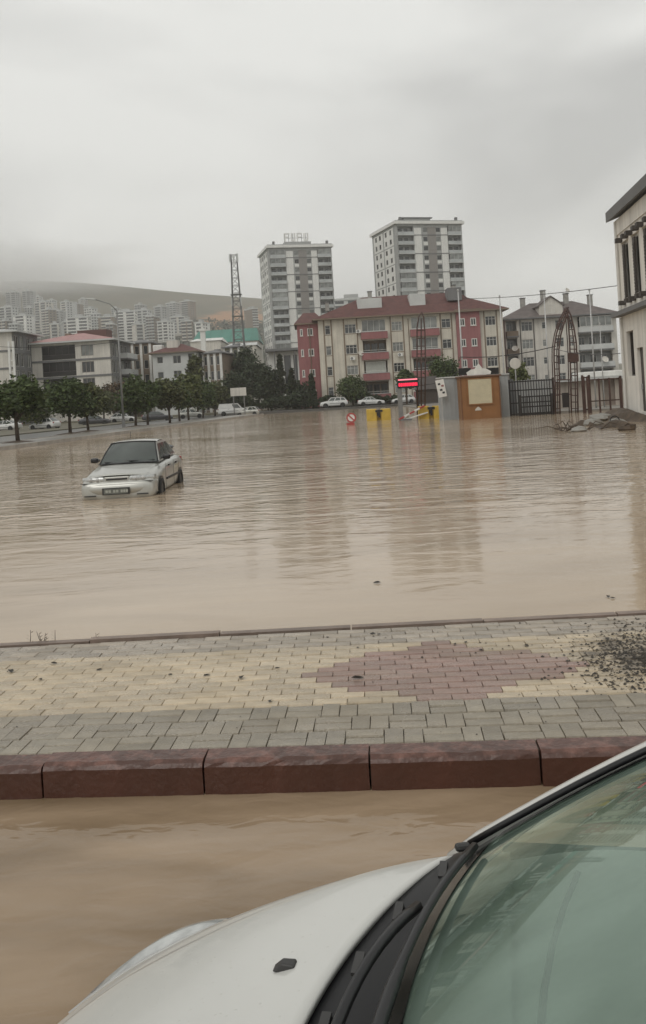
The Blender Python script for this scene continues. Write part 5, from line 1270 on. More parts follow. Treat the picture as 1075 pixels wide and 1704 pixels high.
VAN = dict(sts=[(0.0,0.66,0.62,0.30),(0.05,0.80,0.78,0.26),(0.16,0.88,0.88,0.24),(0.5,0.91,1.0,0.24),(0.9,0.92,1.12,0.24),(1.5,0.925,1.14,0.24),(3.0,0.925,1.16,0.24),(4.2,0.92,1.16,0.26),(4.75,0.90,1.15,0.30),(4.82,0.84,1.05,0.36)],
           g=dict(wb=0.80, ywb=0.85, bb=0.2, zwb=1.12, wt=0.70, ywt=1.55, bt=0.1, zwt=1.86, wr=0.74, yrt=4.6, zrt=1.9, wrb=0.82, yrb=4.78, zrb=1.14, brb=0.0), wy=(0.8, 3.95), r=0.33)
def parked(px, py, zg, spec, pt_, rz, label, van=False, cat='car', Y=None):
    p = gp(px, py, zg) if Y is None else at(px, py, Y); L_ = spec['sts'][-1][0]
    c = Vector((-math.sin(rz), math.cos(rz), 0))*L_/2
    return car(label, (p.x-c.x, p.y-c.y, zg), rz, spec['sts'], spec['g'], spec['wy'], spec['r'], pt_, cat, 'delivery_van' if van else 'parked_car', van=van)
R90 = R(90)
parked(556, 678, 0.16, SUV, P_white, -R90+R(4), 'white SUV parked on the far bank, left of the bushy tree', Y=144.5)
parked(618, 673, 0.16, SEDAN, P_white, R90+R(-5), 'white saloon parked on the far bank, right of the bushy tree', Y=144.5)
parked(671, 668, 0.16, HATCH, P_white, -R90+R(3), 'white car half hidden behind the red display post', Y=146)
parked(414, 692, -0.30, HATCH, P_lsilver, -R90+R(-14), 'light silver hatchback at the end of the left kerb in shallow water')
parked(388, 684, -0.08, VAN, P_white, R90+R(8), 'white panel van below the blank billboard', van=True, cat='van', Y=140)
parked(75, 711, -0.08, HATCH, P_white, -R90+R(-22), 'white hatchback on the road behind the left trees', Y=112)
parked(8, 712, -0.08, SEDAN, P_white, -R90+R(-10), 'pale saloon behind the nearest street tree at the left edge', Y=118)
parked(262, 697, -0.08, SEDAN, P_dark, R90+R(10), 'dark saloon on the road behind the tree row', Y=128)
parked(318, 692, -0.08, HATCH, P_lsilver, R90+R(10), 'pale car glimpsed between the last street trees', Y=136)
parked(158, 704, -0.08, SEDAN, P_dark, R90+R(10), 'dark car on the road behind the small street tree', Y=124)
parked(205, 700, -0.08, HATCH, P_white, R90+R(10), 'white hatchback half hidden behind the lamp post trees', Y=134)

# the stranded silver car
SIL = dict(sts=[(0.0,0.60,0.52,0.24),(0.03,0.73,0.585,0.20),(0.10,0.80,0.625,0.18),(0.14,0.805,0.70,0.18),(0.45,0.825,0.775,0.18),(0.85,0.835,0.845,0.18),(1.22,0.84,0.905,0.18),(1.8,0.845,0.925,0.18),(2.6,0.845,0.945,0.18),(3.3,0.84,0.965,0.2),(3.85,0.815,0.965,0.22),(4.08,0.78,0.90,0.26),(4.16,0.70,0.78,0.32)],
           g=dict(wb=0.715, ywb=1.12, bb=0.22, zwb=0.925, wt=0.545, ywt=1.82, bt=0.12, zwt=1.395, wr=0.535, yrt=3.05, zrt=1.395, wrb=0.66, yrb=3.86, zrb=0.99), wy=(0.80, 3.28), r=0.29)
def silver():
    zg = -0.40; X0, Y0 = -4.62, 19.35
    rt, (WB, WT, RT, RB) = car('silver hatchback stranded in the brown flood water', (X0, Y0, zg), R(-0.5), SIL['sts'], SIL['g'], SIL['wy'], SIL['r'], P_silver, 'car', 'stranded_car', splits=(0.34, 0.66, 0.69), detail=True)
    for ch in list(rt.children):
        if ch.name.split('.')[0] in ('headlight', 'grille'): bpy.data.objects.remove(ch)
    # bonnet panel with its shut line
    mb = MB(); mb.grid(lambda a, c: ((a-0.5)*2*(0.66+0.06*c), 0.17 + 0.98*c + 0.17*((a-0.5)*2)**2*c, 0.722 + 0.19*c - 0.02*c*(1-c)*0 + 0.018 - 0.05*abs((a-0.5)*2)**3), 12, 8)
    o = mb.build('bonnet', P_silver, rt, smooth=True); o.modifiers.new('s', 'SOLIDIFY').thickness = 0.012
    # bumper
    mb = MB(); n = 18; prof = [(0.30, 0.03), (0.34, -0.03), (0.44, -0.055), (0.52, -0.045), (0.565, 0.0), (0.575, 0.05)]
    V = []
    for i in range(n+1):
        u = -1 + 2*i/n; x = 0.815*math.copysign(abs(u)**0.8, u); y = 0.03 + 0.17*abs(u)**4 + (0.25 if abs(u) == 1 else 0)
        for z, dy in prof: V.append((x + (0.012 if u > 0 else -0.012)*(abs(u) > 0.95), y + dy, z))
    m = len(prof); mb.add(V, [(i*m+j, (i+1)*m+j, (i+1)*m+j+1, i*m+j+1) for i in range(n) for j in range(m-1)])
    bp = mb.build('bumper', P_silver, rt, smooth=True)
    MB().box(-0.80, 0.80, 0.06, 0.1, 0.575, 0.587).build('bumper_gap', M_black, rt)
    pl_ = MB().box(-0.26, 0.26, -0.075, -0.055, 0.345, 0.455).build('number_plate', mat('plate_dull', (0.13, 0.135, 0.12), 0.5, 0.1), rt)
    MB().box(-0.30, 0.30, -0.055, -0.03, 0.325, 0.475).build('plate_recess', M_trim, bp)
    x = -0.22
    for wd, gp_ in ((0.05, 0.015), (0.05, 0.05), (0.05, 0.015), (0.05, 0.05), (0.045, 0.012), (0.045, 0.012), (0.045, 0)):
        MB().box(x, x+wd, -0.079, -0.076, 0.375, 0.43).build('plate_mark', mat('plate_glyph', (0.36, 0.37, 0.33), 0.5, 0.1), pl_); x += wd + gp_
    # grille slot and lamps
    MB().box(-0.27, 0.27, 0.075, 0.11, 0.60, 0.705).build('grille_surround', P_silver, rt, bevel=0.015)
    MB().box(-0.235, 0.235, 0.062, 0.08, 0.632, 0.672).build('grille', M_black, rt, bevel=0.01)
    for s in (-1, 1):
        mb = MB(); nn = 8
        def lamp_pt(a, c, s=s):
            x = 0.30 + 0.49*a; y = 0.075 + 0.02*a + 0.14*a**4; zt = 0.715 - 0.01*a; zb = 0.597 + 0.0*a
            return (s*x, y - 0.018*math.sin(math.pi*c) - (0.0 if c < 1 else -0.02), zb + (zt-zb)*c)
        mb.grid(lamp_pt, nn, 4); o = mb.build('headlight', M_lens, rt, smooth=True)
        for cx in (0.42, 0.58):
            m2 = MB(); m2.lathe([(0.052, 0.0), (0.056, 0.035), (0.066, 0.043)], 14, 'y', (s*cx, 0.0, 0.655)); m2.build('reflector', M_galv, o, smooth=True)
        mb = MB(); mb.grid(lambda a, c, s=s: (s*(0.795 + 0.03*a), 0.235 + 0.10*a - 0.01*math.sin(math.pi*c), 0.60 + 0.105*c), 4, 2); mb.build('indicator', M_lens, o)
        # fog slot
        MB().box(min(s*0.45, s*0.70), max(s*0.45, s*0.70), -0.035, -0.01, 0.30, 0.325).build('bumper_slot', M_trim, bp)
        # door seams
        for yy in (1.32, 2.35, 3.05):
            MB().obox((s*0.8485, yy, 0.58), (0.004, 0.012, 0.62)).build('door_seam', M_trim, rt)
    # wipers lying at the windscreen foot
    for x0, x1 in ((-0.55, 0.02), (0.05, 0.60)):
        q0 = WB(x0/0.715); q1 = WB(x1/0.715)
        MB().tube([tuple(q0 + Vector((0, 0.02, 0.05))), tuple(q1 + Vector((0, 0.06, 0.055)))], 0.013, 6).build('wiper', M_black, rt)
    mb = MB(); mb.grid(lambda a, c: tuple(WB(-1+2*a) + Vector((0, -0.07 + 0.1*c, 0.008 + 0.02*c))), 14, 2); mb.build('scuttle', M_black, rt)
    # dark seals round the windscreen
    for s in (-1, 1):
        MB().tube([tuple(WB(s*0.95) + Vector((0,0,0.012))), tuple(WB(s*0.95).lerp(WT(s*0.95), 0.5) + Vector((0,-0.02,0.03))), tuple(WT(s*0.95) + Vector((0,-0.01,0.008)))], 0.017, 6).build('seal', M_black, rt)
    MB().tube([tuple(WT(u/6) + Vector((0,-0.02,0.003))) for u in range(-6, 7)], 0.014, 6).build('seal', M_black, rt)
    # tailgate spoiler
    mb = MB(); mb.grid(lambda a, c: ((a-0.5)*1.25, 3.62 + 0.26*c - 0.10*((a-0.5)*2)**2, 1.17 + 0.045*c - 0.06*((a-0.5)*2)**4), 10, 2); o = mb.build('spoiler', M_black, rt, smooth=True); o.modifiers.new('s', 'SOLIDIFY').thickness = 0.03
    MB().tube([(-0.3, 2.9, 1.40), (-0.31, 3.05, 1.6)], 0.006, 5).build('aerial', M_black, rt)
silver()

# ------------------------------------------------------------------ white car in the foreground
def front_car():
    RD = -0.245
    rz = -(math.pi/2) - math.asin(0.2)
    rt = thing('parked_car', 'white car parked at the kerb in the foreground, bonnet and windscreen in view', 'car', (-0.09, 1.275, RD), rz)
    PW = paint('white_bonnet_paint', (0.57, 0.57, 0.54), 0.28)
    sts = [(-0.826,0.207,0.5,0.22),(-0.811,0.345,0.561,0.2),(-0.765,0.467,0.634,0.2),(-0.683,0.58,0.706,0.2),(-0.562,0.681,0.778,0.2),(-0.398,0.76,0.848,0.2),(-0.193,0.808,0.92,0.2),(0.041,0.839,0.986,0.2),(0.3,0.852,1.028,0.2)]
    t = PW.node_tree; N = t.nodes; L = t.links
    tcn = N.new('ShaderNodeTexCoord'); vo = N.new('ShaderNodeTexVoronoi'); vo.inputs['Scale'].default_value = 85; L.new(tcn.outputs['Object'], vo.inputs['Vector'])
    se = N.new('ShaderNodeSeparateColor'); L.new(vo.outputs['Color'], se.inputs[0])
    rad = N.new('ShaderNodeMath'); rad.operation = 'MULTIPLY_ADD'; rad.inputs[1].default_value = 0.62; rad.inputs[2].default_value = -0.30; L.new(se.outputs[0], rad.inputs[0])
    dr = N.new('ShaderNodeMath'); dr.operation = 'SUBTRACT'; dr.use_clamp = True; L.new(rad.outputs[0], dr.inputs[0]); L.new(vo.outputs['Distance'], dr.inputs[1])
    bp = N.new('ShaderNodeBump'); bp.inputs['Strength'].default_value = 0.5; bp.inputs['Distance'].default_value = 0.004; L.new(dr.outputs[0], bp.inputs['Height'])
    L.new(bp.outputs[0], N['Principled BSDF'].inputs['Normal']); L.new(bp.outputs[0], N['Principled BSDF'].inputs['Coat Normal'])
    def cr(P, t_):
        n_ = len(P)-1; t_ = max(0, min(n_-1e-6, t_)); i = int(t_); f = t_-i
        p0, p1, p2, p3 = P[max(i-1, 0)], P[i], P[i+1], P[min(i+2, n_)]
        return tuple(0.5*(2*b_ + (c_-a_)*f + (2*a_-5*b_+4*c_-d_)*f*f + (-a_+3*b_-3*c_+d_)*f**3) for a_, b_, c_, d_ in zip(p0, p1, p2, p3))
    sts = [cr(sts, k*(len(sts)-1)/44) for k in range(45)]
    secd = [cr(SEC, k*(len(SEC)-1)/32) for k in range(33)]
    secd[-1] = (0.0, 1.0)
    def S(y, k, off=0.0, s=1):
        for (a, b_) in zip(sts, sts[1:]):
            if a[0] <= y <= b_[0]: break
        t_ = (y-a[0])/(b_[0]-a[0]+1e-9); W, zt, zl = [a[i]+(b_[i]-a[i])*t_ for i in (1,2,3)]
        q = cr(SEC, k); q2 = cr(SEC, k+0.05); tx, tz = (q2[0]-q[0])*W, (q2[1]-q[1])*(zt-zl); l_ = math.hypot(tx, tz) + 1e-9
        return (s*(W*q[0] + off*tz/l_), y, zl + (zt-zl)*q[1] - off*tx/l_)
    def body_z(x, y):
        for (a, b_) in zip(sts, sts[1:]):
            if a[0] <= y <= b_[0]:
                t_ = (y-a[0])/(b_[0]-a[0]); W, zt, zl = [a[i]+(b_[i]-a[i])*t_ for i in (1,2,3)]; break
        else: W, zt, zl = (sts[0] if y < sts[0][0] else sts[-1])[1:]
        f = min(1.0, abs(x)/W); pr = secd[::-1]
        for (f0, z0), (f1, z1) in zip(pr, pr[1:]):
            if f0 <= f <= f1: return zl + (zt-zl)*(z0 + (z1-z0)*(f-f0)/(f1-f0+1e-9))
        return zl + (zt-zl)*0.9
    fbm = MB(); n_ = len(secd)*2-1
    V = []
    for (y, W, zt, zl) in sts: V += [(W*a, y, zl + (zt-zl)*b_) for a, b_ in secd] + [(-W*a, y, zl + (zt-zl)*b_) for a, b_ in secd[-2::-1]]
    fbm.add(V, [(i*n_+j, (i+1)*n_+j, (i+1)*n_+j+1, i*n_+j+1) for i in range(len(sts)-1) for j in range(n_-1)] + [tuple(range(n_))])
    fbm.build('front_body', PW, rt, smooth=True)
    cow = lambda x: -0.045 + 0.235*(x/0.70)**2
    def hood(a, c):
        u = 2*a-1; hw = 0.705 - 0.19*(1-c)**1.4; x = u*hw
        yf = -0.755 + 0.30*abs(u)**2.4; y = yf + (cow(x) - yf)*c
        return (x, y, body_z(x*0.985, y) + 0.015 + 0.010*(1-u*u) - 0.008*max(0, abs(u)-0.95)/0.05)
    o = MB().grid(hood, 40, 30).build('bonnet', PW, rt, smooth=True); s_ = o.modifiers.new('s', 'SOLIDIFY'); s_.thickness = 0.012; s_.offset = -1
    for s in (-1, 1):
        MB().tube([(lambda q: (q[0] + s*0.004, q[1], body_z(q[0] + s*0.004, q[1]) + 0.001))(hood(0.5 + 0.5*s, k/20)) for k in range(21)], 0.0035, 5).build('shut_line', M_black, rt)
    # sides, doors
    for s in (-1, 1):
        def side(a, c, s=s):
            y = 0.28 + 2.75*a; W = 0.865 - 0.05*max(0, a-0.8)/0.2
            k = c*(5); i = min(4, int(k)); f = k-i; x = SEC[i][0]+(SEC[i+1][0]-SEC[i][0])*f; z = SEC[i][1]+(SEC[i+1][1]-SEC[i][1])*f
            return (s*W*x, y, 0.20 + (1.05-0.20)*z)
        MB().grid(side, 10, 10).build('side_panel', PW, rt, smooth=True)
        for yy in (0.62, 1.72): MB().obox((s*0.868, yy, 0.62), (0.004, 0.012, 0.6)).build('door_seam', M_trim, rt)
        for y in (-0.30, 2.25):
            mb = MB(); mb.lathe([(s*0.867, 0.0), (s*0.869, 0.345)], 26, 'x', (0, y, 0.31)); mb.build('wheel_arch', M_black, rt); wheel(rt, s*0.885, y, 0.30, s)
        # headlight on the front corner
        def hl(a, c, s=s):
            y = -0.66 + 0.36*a; k0 = 2.9 + 0.5*a; k1 = 5.3 - 0.5*a; return S(y, k0 + (k1-k0)*c, 0.003 + 0.068*math.sin(math.pi*c)**0.8*math.sin(math.pi*(0.10 + 0.90*a)), s)
        o = MB().grid(hl, 14, 8).build('headlight', M_lens, rt, smooth=True)
        MB().tube([hl(k/10, 1.0) for k in range(11)], 0.004, 5).build('headlight_trim', M_galv, o)
        mb = MB(); mb.obox((s*0.97, 0.72, 0.99), (0.20, 0.12, 0.14)); q = mb.build('mirror', PW, rt, bevel=0.04); MB().tube([(s*0.80, 0.72, 0.97), (s*0.95, 0.72, 0.98)], 0.03, 6).build('mirror_arm', M_black, q)
    MB().box(-0.45, 0.45, -0.985, -0.955, 0.42, 0.54).build('grille', M_black, rt)
    MB().box(-0.26, 0.26, -0.995, -0.98, 0.30, 0.41).build('number_plate', mat('plate_white', (0.6, 0.6, 0.58), 0.4, 0.05), rt)
    # windscreen
    B = lambda u: Vector((0.70*u, 0.09 + 0.14*u*u, 1.035 - 0.03*u*u)); T = lambda u: Vector((0.57*u, 0.76 + 0.09*u*u, 1.42 - 0.03*u*u))
    gm = bpy.data.materials.new('windscreen_glass'); gm.use_nodes = True; t = gm.node_tree; N = t.nodes; L = t.links
    N.remove(N['Principled BSDF']); tr = N.new('ShaderNodeBsdfTransparent'); tr.inputs[0].default_value = (0.76, 0.90, 0.81, 1); gl = N.new('ShaderNodeBsdfGlossy'); gl.inputs['Roughness'].default_value = 0.02
    gl.inputs[0].default_value = (0.85, 1.0, 0.92, 1); fz = N.new('ShaderNodeFresnel'); fz.inputs[0].default_value = 1.8; mxs = N.new('ShaderNodeMixShader')
    df = N.new('ShaderNodeBsdfDiffuse'); df.inputs[0].default_value = (0.20, 0.27, 0.225, 1); mist = N.new('ShaderNodeMixShader')
    tcn = N.new('ShaderNodeTexCoord'); n = N.new('ShaderNodeTexNoise'); n.inputs['Scale'].default_value = 4.0; n.inputs['Detail'].default_value = 3; mpp = N.new('ShaderNodeMapping'); mpp.inputs['Scale'].default_value = (2.2, 0.7, 0.7)
    L.new(tcn.outputs['Object'], mpp.inputs[0]); L.new(mpp.outputs[0], n.inputs['Vector']); mr = N.new('ShaderNodeMapRange'); mr.inputs[1].default_value = 0.3; mr.inputs[2].default_value = 0.7; mr.inputs[3].default_value = 0.30; mr.inputs[4].default_value = 0.62
    L.new(n.outputs[0], mr.inputs[0]); L.new(mr.outputs[0], mist.inputs[0]); L.new(tr.outputs[0], mist.inputs[1]); L.new(df.outputs[0], mist.inputs[2])
    L.new(fz.outputs[0], mxs.inputs[0]); L.new(mist.outputs[0], mxs.inputs[1]); L.new(gl.outputs[0], mxs.inputs[2]); L.new(mxs.outputs[0], N['Material Output'].inputs[0])
    MB().grid(sheet(B, T, -1, 1, 0, 1, 0.0, 0.018), 24, 14).build('windscreen', gm, rt, smooth=True)
    fri = MB(); fri.grid(sheet(B, T, -0.99, 0.99, 0.0, 0.085, 0.003, 0.018), 24, 3)
    for s in (-1, 1): fri.grid(sheet(B, T, s*0.94, s*0.995, 0.1, 1, 0.003, 0.018), 3, 12)
    fri.build('black_border', mat('frit_black', (0.008, 0.009, 0.009), 0.15, 0.0, spec=0.25), rt, smooth=True)
    for s in (-1, 1):
        pts = [B(s).lerp(T(s), k/8) + Vector((s*0.012, -0.012, 0.002 + 0.014*math.sin(math.pi*k/8))) for k in range(9)]
        foot = [B(s) + (B(s)-T(s))*0.10 + Vector((s*0.035, 0.0, -0.012)), B(s) + (B(s)-T(s))*0.04 + Vector((s*0.030, 0.01, 0.0))]
        MB().tube([tuple(q) for q in foot] + [tuple(q + Vector((s*0.014, 0.020, -0.002))) for q in pts], [0.014, 0.019] + [0.024]*9, 10).build('pillar', PW, rt, smooth=True)
        MB().tube([tuple(q + Vector((-s*0.014, -0.006, 0.008))) for q in pts], 0.007, 6).build('seal', M_black, rt, smooth=True)
    RT_ = lambda u: Vector((0.56*u, 2.45 - 0.05*u*u, 1.42 - 0.03*u*u)); RB_ = lambda u: Vector((0.72*u, 3.0 - 0.1*u*u, 1.04))
    MB().grid(sheet(T, RT_, -1.03, 1.03, 0, 1, 0.0, 0.03), 12, 10).build('roof', PW, rt, smooth=True)
    MB().grid(sheet(RT_, RB_, -0.9, 0.9, 0, 1, 0, 0.03), 10, 5).build('rear_window', gm, rt, smooth=True)
    MB().box(-0.8, 0.8, 2.98, 3.06, 0.25, 1.04).build('tailgate', PW, rt, bevel=0.04)
    for s in (-1, 1):
        for a0, a1 in ((0.06, 0.46), (0.50, 0.92)):
            bo = lambda a: B(s).lerp(RB_(s), a) + Vector((s*0.08, 0, 0.02)); to = lambda a: T(s).lerp(RT_(s), a)
            mb = MB(); mb.quad(tuple(bo(a0)), tuple(bo(a1)), tuple(to(a1)), tuple(to(a0))); mb.build('side_window', gm, rt)
        MB().tube([tuple(B(s).lerp(RB_(s), 0.48) + Vector((s*0.08,0,0))), tuple(T(s).lerp(RT_(s), 0.48))], 0.03, 6).build('pillar', M_black, rt)
        MB().tube([tuple(RB_(s) + Vector((s*0.06,0,0))), tuple(RT_(s))], 0.06, 6).build('pillar', PW, rt)
    # cowl and wipers
    def cowl(a, c):
        x = (2*a-1)*0.735; y0_ = cow(x) - 0.01; q = B(max(-1, min(1, x/0.70))); y1_ = q.y + 0.03
        return (x, y0_ + (y1_-y0_)*c, max(body_z(x*0.98, y0_) + 0.010 + c*0.026, body_z(x*0.98, min(0.29, y0_ + (y1_-y0_)*c)) + 0.008))
    M_cowl = mat('cowl_black', (0.007, 0.007, 0.008), 0.3, 0.1, 5, spec=0.2)
    MB().grid(cowl, 30, 6).build('cowl', M_cowl, rt, smooth=True)
    for k in range(9):
        x = -0.60 + k*0.15; y = cow(x) + 0.035; MB().obox((x, y, body_z(x, cow(x)) + 0.022), (0.06, 0.016, 0.006)).build('cowl_vent', M_trim, rt)
    M_wip = mat('wiper_black', (0.016, 0.016, 0.017), 0.3, 0.1, spec=0.4)
    def on(x, dy, dz): return (x, cow(x)*0.75 + 0.07 + dy, 1.035 + dz - 0.02*(x/0.7)**2)
    for x0, x1, dy in ((0.10, -0.60, 0.0), (0.62, 0.0, 0.0)):
        pts = [on(x0 + (x1-x0)*k/10, dy + 0.065 + 0.02*math.sin(3.14*k/10), 0.040 + 0.015*math.sin(3.14*k/10)) for k in range(11)]
        q = MB().tube(pts, [0.012]*4 + [0.009]*7, 6).build('wiper_blade', M_wip, rt, smooth=True)
        pts = [on(x0 + (x1-x0)*k/10*0.62, dy + 0.0 + 0.065*(k/10)**1.2, 0.018 + 0.045*math.sin(2.2*k/10)) for k in range(11)]
        MB().tube(pts, [0.016, 0.014] + [0.010]*9, 6).build('wiper_arm', M_wip, q, smooth=True)
        mb = MB(); mb.lathe([(0.0, 0.026), (0.03, 0.024), (0.04, 0.0)], 12, 'z', on(x0, dy, 0.0)); mb.build('pivot_cap', M_wip, q)
    # end clip of the cowl at the far corner
    q = B(-1); MB().obox(q + Vector((0.02, -0.03, 0.012)), (0.022, 0.035, 0.016), Matrix.Rotation(R(20), 3, 'Z')).build('cowl_clip', M_trim, rt, bevel=0.008)
    # washer jet on the bonnet
    x, y = -0.32, -0.105; z = body_z(x, y) + 0.020
    mb = MB(); mb.add([(x-0.012,y-0.022,z),(x+0.012,y-0.022,z),(x+0.014,y+0.022,z),(x-0.014,y+0.022,z),(x-0.009,y-0.006,z+0.014),(x+0.009,y-0.006,z+0.014),(x+0.011,y+0.018,z+0.013),(x-0.011,y+0.018,z+0.013)],
                      [(0,1,5,4),(1,2,6,5),(2,3,7,6),(3,0,4,7),(4,5,6,7)]); mb.build('washer_jet', M_trim, rt, bevel=0.003)
    # interior
    M_dash = mat('dash_grey', (0.58, 0.59, 0.55), 0.7, 0.1, 3); M_seat = mat('seat_cloth', (0.13, 0.14, 0.145), 0.9, 0.15, 8)
    MB().grid(lambda a, c: ((2*a-1)*0.69, 0.16 + 0.13*(2*a-1)**2 + 0.52*c, 0.985 + 0.035*math.sin(math.pi*min(1, c*1.05)) - (0.30*max(0, c-0.86)/0.14)), 16, 14).build('dashboard', M_dash, rt, smooth=True)
    MB().tube([(-0.6+0.12*k, 0.335 + 0.13*((-0.6+0.12*k)/0.69)**2, 1.013) for k in range(11)], 0.008, 5).build('demister_slot', M_black, rt)
    MB().box(-0.75, 0.75, 0.66, 2.95, 0.24, 0.30).build('cabin_floor', M_black, rt)
    for s in (-1, 1):
        MB().obox((s*0.37, 1.25, 0.52), (0.5, 0.5, 0.2)).build('seat', M_seat, rt, bevel=0.06); MB().obox((s*0.37, 1.55, 0.87), (0.48, 0.16, 0.62), Matrix.Rotation(R(-14), 3, 'X')).build('seat_back', M_seat, rt, bevel=0.06)
        MB().obox((s*0.37, 1.66, 1.28), (0.26, 0.1, 0.18)).build('headrest', M_seat, rt, bevel=0.04)
    MB().box(-0.65, 0.65, 2.1, 2.3, 0.4, 1.02).build('rear_seat', M_seat, rt, bevel=0.06)
    MB().tube([(0.36 + 0.18*math.cos(a*0.2618), 0.80 + 0.07*math.sin(a*0.2618), 0.93 + 0.165*math.sin(a*0.2618)) for a in range(25)], 0.016, 6).build('steering_wheel', M_black, rt)
    MB().obox((0, 0.66, 1.345), (0.2, 0.03, 0.06)).build('rear_mirror', M_black, rt, bevel=0.02)
front_car()

# ------------------------------------------------------------------ litter on the footpath
M_lit = mat('wet_leaf_litter', (0.035, 0.028, 0.02), 0.6, 0.3, 20, rnd=0.4)
def to_world(x, y, z=0.0):
    c, s = math.cos(PYAW), math.sin(PYAW); return (PO.x + x*c - y*s, PO.y + x*s + y*c, z)
def crumb(mb, x, y, s, rr):
    a = rr.uniform(0, 6.28); V = []
    n = 5
    for k in range(n):
        t_ = a + 6.28*k/n; V.append((x + s*rr.uniform(0.6, 1.1)*math.cos(t_), y + s*rr.uniform(0.5, 1.0)*math.sin(t_), 0.001))
    V.append((x, y, s*rr.uniform(0.4, 0.9)))
    mb.add(V, [(k, (k+1) % n, n) for k in range(n)])
rr = random.Random(21); mb = MB()
for k in range(1900):
    px = 1075 - abs(rr.gauss(0, 62)) + rr.uniform(-10, 40); py = rr.gauss(1092, 30)
    if py < 1030 or py > 1158: continue
    x, y = pl(px, py); crumb(mb, x, y, 0.003 + 0.013*rr.random()**2.2, rr)
for k in range(170):
    px = rr.uniform(520, 1075); py = 1095 - abs(rr.gauss(0, 32)) + rr.uniform(-6, 6)
    if rr.random() > ((px-480)/600.0)**1.2 or py < 1034: continue
    x, y = pl(px, py); crumb(mb, x, y, rr.uniform(0.004, 0.012), rr)
for k in range(60):
    px = rr.uniform(0, 1075); py = rr.uniform(1075, 1225); x, y = pl(px, py); crumb(mb, x, y, rr.uniform(0.003, 0.007), rr)
o = mb.build('leaf_litter', M_lit, None, PO, PYAW); o.location.z = 0.002
tag(o, 'dark soil crumbs and leaf litter strewn over the right end of the paving', 'litter', kind='stuff')
lm = MB(); lm.add([(-0.03,0,0.004),(-0.012,-0.014,0.008),(0.014,-0.016,0.012),(0.034,-0.002,0.006),(0.012,0.014,0.016),(-0.014,0.013,0.012),(0,0,0.003)], [(0,1,6),(1,2,6),(2,3,6),(3,4,6),(4,5,6),(5,0,6)])
lme = lm.mesh('dead_leaf', M_lit)
for k, (px, py, s) in enumerate(((18,1119,1.2),(67,1132,0.7),(90,1105,0.9),(165,1116,0.7),(283,1124,0.6),(345,1125,0.9),(402,1129,1.1),(450,1168,0.7),(462,1113,0.6),(596,1130,1.3),(545,1062,0.6),(620,1056,0.7),(757,1073,0.7),(775,1070,0.7),(800,1083,0.6),(876,1076,0.9),(1010,1065,1.0),(632,1056,0.5))):
    x, y = pl(px, py); o = link('dead_leaf', lme, None, to_world(x, y, 0.003), rr.uniform(0, 6), (s, s, s)); tag(o, 'small dark wet leaf scrap lying on the paving', 'leaf', 'leaf scraps on the paving')
def weed(px, py, h, n, label, seed):
    r2 = random.Random(seed); x, y = pl(px, py); p = to_world(x, y3 + 0.10, WATER)
    rt = thing('weed', label, 'plant', p)
    for k in range(n):
        a = r2.uniform(-0.7, 0.7); x0 = r2.uniform(-0.08, 0.08); hh = h*r2.uniform(0.55, 1)
        q = MB().tube([(x0,0,-0.05),(x0+a*0.3*hh,0.01,hh*0.6),(x0+a*0.5*hh,0.0,hh)], [0.004,0.003,0.0015], 4).build('stem', M_bark, rt)
        mb = MB()
        for j in range(5):
            z = hh*(0.5+0.1*j); xx = x0 + a*0.45*z; d = r2.choice((-1,1))*0.03; mb.quad((xx,0,z),(xx+d*0.5,-0.008,z+0.012),(xx+d,0,z+0.02),(xx+d*0.5,0.008,z+0.006))
        mb.build('leaf', M_leaf[2], q)
weed(70, 1062, 0.27, 6, 'dark straggly weed sticking up behind the far edging', 1)
weed(88, 1060, 0.27, 2, 'single thin weed stalk right of the straggly weed', 5)
weed(152, 1058, 0.22, 3, 'small sparse weed further along the far edging', 2)

# floating scraps
for k, (px, py, s) in enumerate(((627, 971, 1.3), (1012, 994, 1.0), (1020, 996, 0.8))):
    p = gp(px, py, WATER); o = link('dead_leaf', lme, None, (p.x, p.y, WATER + 0.003), k*1.3, (s, s, s)); tag(o, ['dark scrap floating alone on the calm water', 'small scrap floating near the right shore', 'tiny scrap floating beside another near the right shore'][k], 'leaf')

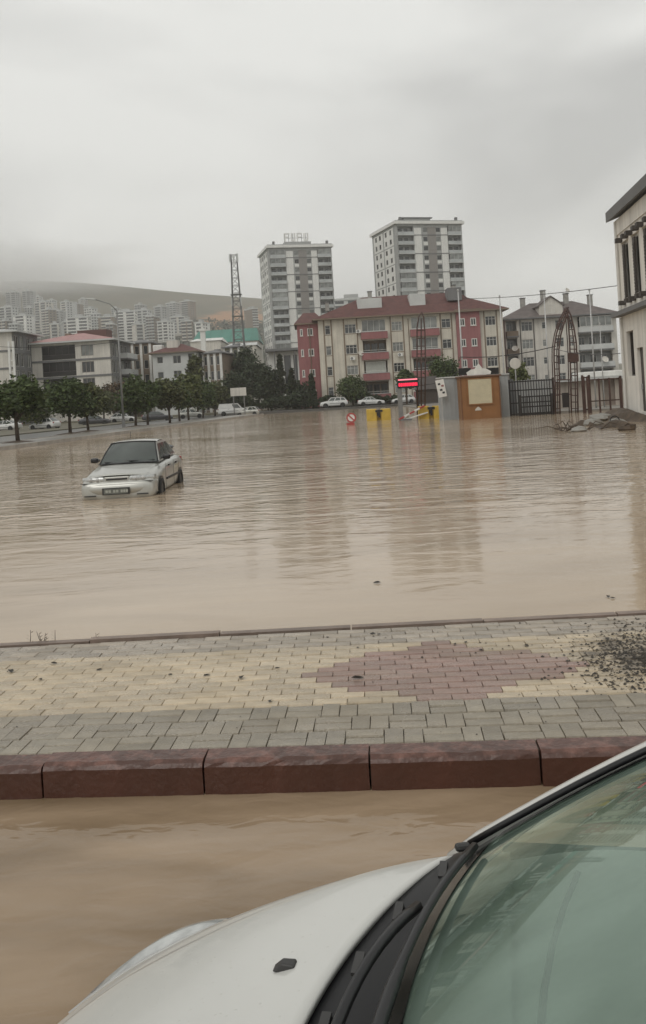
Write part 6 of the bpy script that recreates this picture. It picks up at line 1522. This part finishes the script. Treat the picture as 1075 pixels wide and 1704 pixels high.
# ------------------------------------------------------------------ haze
hz = MB(); hz.box(-2350, 2350, -130, 2200, -1.6, 345)
hm = bpy.data.materials.new('haze_air'); hm.use_nodes = True; t = hm.node_tree; t.nodes.remove(t.nodes['Principled BSDF'])
pv = t.nodes.new('ShaderNodeVolumePrincipled'); pv.inputs['Density'].default_value = 0.00034; pv.inputs['Color'].default_value = (0.97, 0.965, 0.95, 1); pv.inputs['Anisotropy'].default_value = 0.2
t.links.new(pv.outputs[0], t.nodes['Material Output'].inputs['Volume'])
tag(hz.build('haze', hm), 'thin grey rain haze filling the air', 'haze', kind='stuff')

# low cloud lying on the left end of the hill crest
fb = MB(); fb.box(-1, 1, -1, 1, -1, 1)
cm = bpy.data.materials.new('low_cloud'); cm.use_nodes = True; t = cm.node_tree; N = t.nodes; L = t.links; N.remove(N['Principled BSDF'])
pv = N.new('ShaderNodeVolumePrincipled'); pv.inputs['Color'].default_value = (0.985, 0.985, 0.975, 1); L.new(pv.outputs[0], N['Material Output'].inputs['Volume'])
tcn = N.new('ShaderNodeTexCoord'); ln = N.new('ShaderNodeVectorMath'); ln.operation = 'LENGTH'; L.new(tcn.outputs['Object'], ln.inputs[0])
n = N.new('ShaderNodeTexNoise'); n.inputs['Scale'].default_value = 1.8; n.inputs['Detail'].default_value = 4; L.new(tcn.outputs['Object'], n.inputs['Vector'])
ad = N.new('ShaderNodeMath'); ad.operation = 'MULTIPLY_ADD'; ad.inputs[1].default_value = 0.7; L.new(n.outputs[0], ad.inputs[0]); L.new(ln.outputs['Value'], ad.inputs[2])
mr = N.new('ShaderNodeMapRange'); mr.interpolation_type = 'SMOOTHSTEP'; mr.inputs[1].default_value = 1.25; mr.inputs[2].default_value = 0.5; mr.inputs[3].default_value = 0.0; mr.inputs[4].default_value = 0.017
L.new(ad.outputs[0], mr.inputs[0]); L.new(mr.outputs[0], pv.inputs['Density'])
fo = fb.build('fog_bank', cm, None, (-660, 1560, 252)); fo.scale = (500, 150, 88)
tag(fo, 'low grey cloud lying on the left end of the hill', 'fog', kind='stuff')
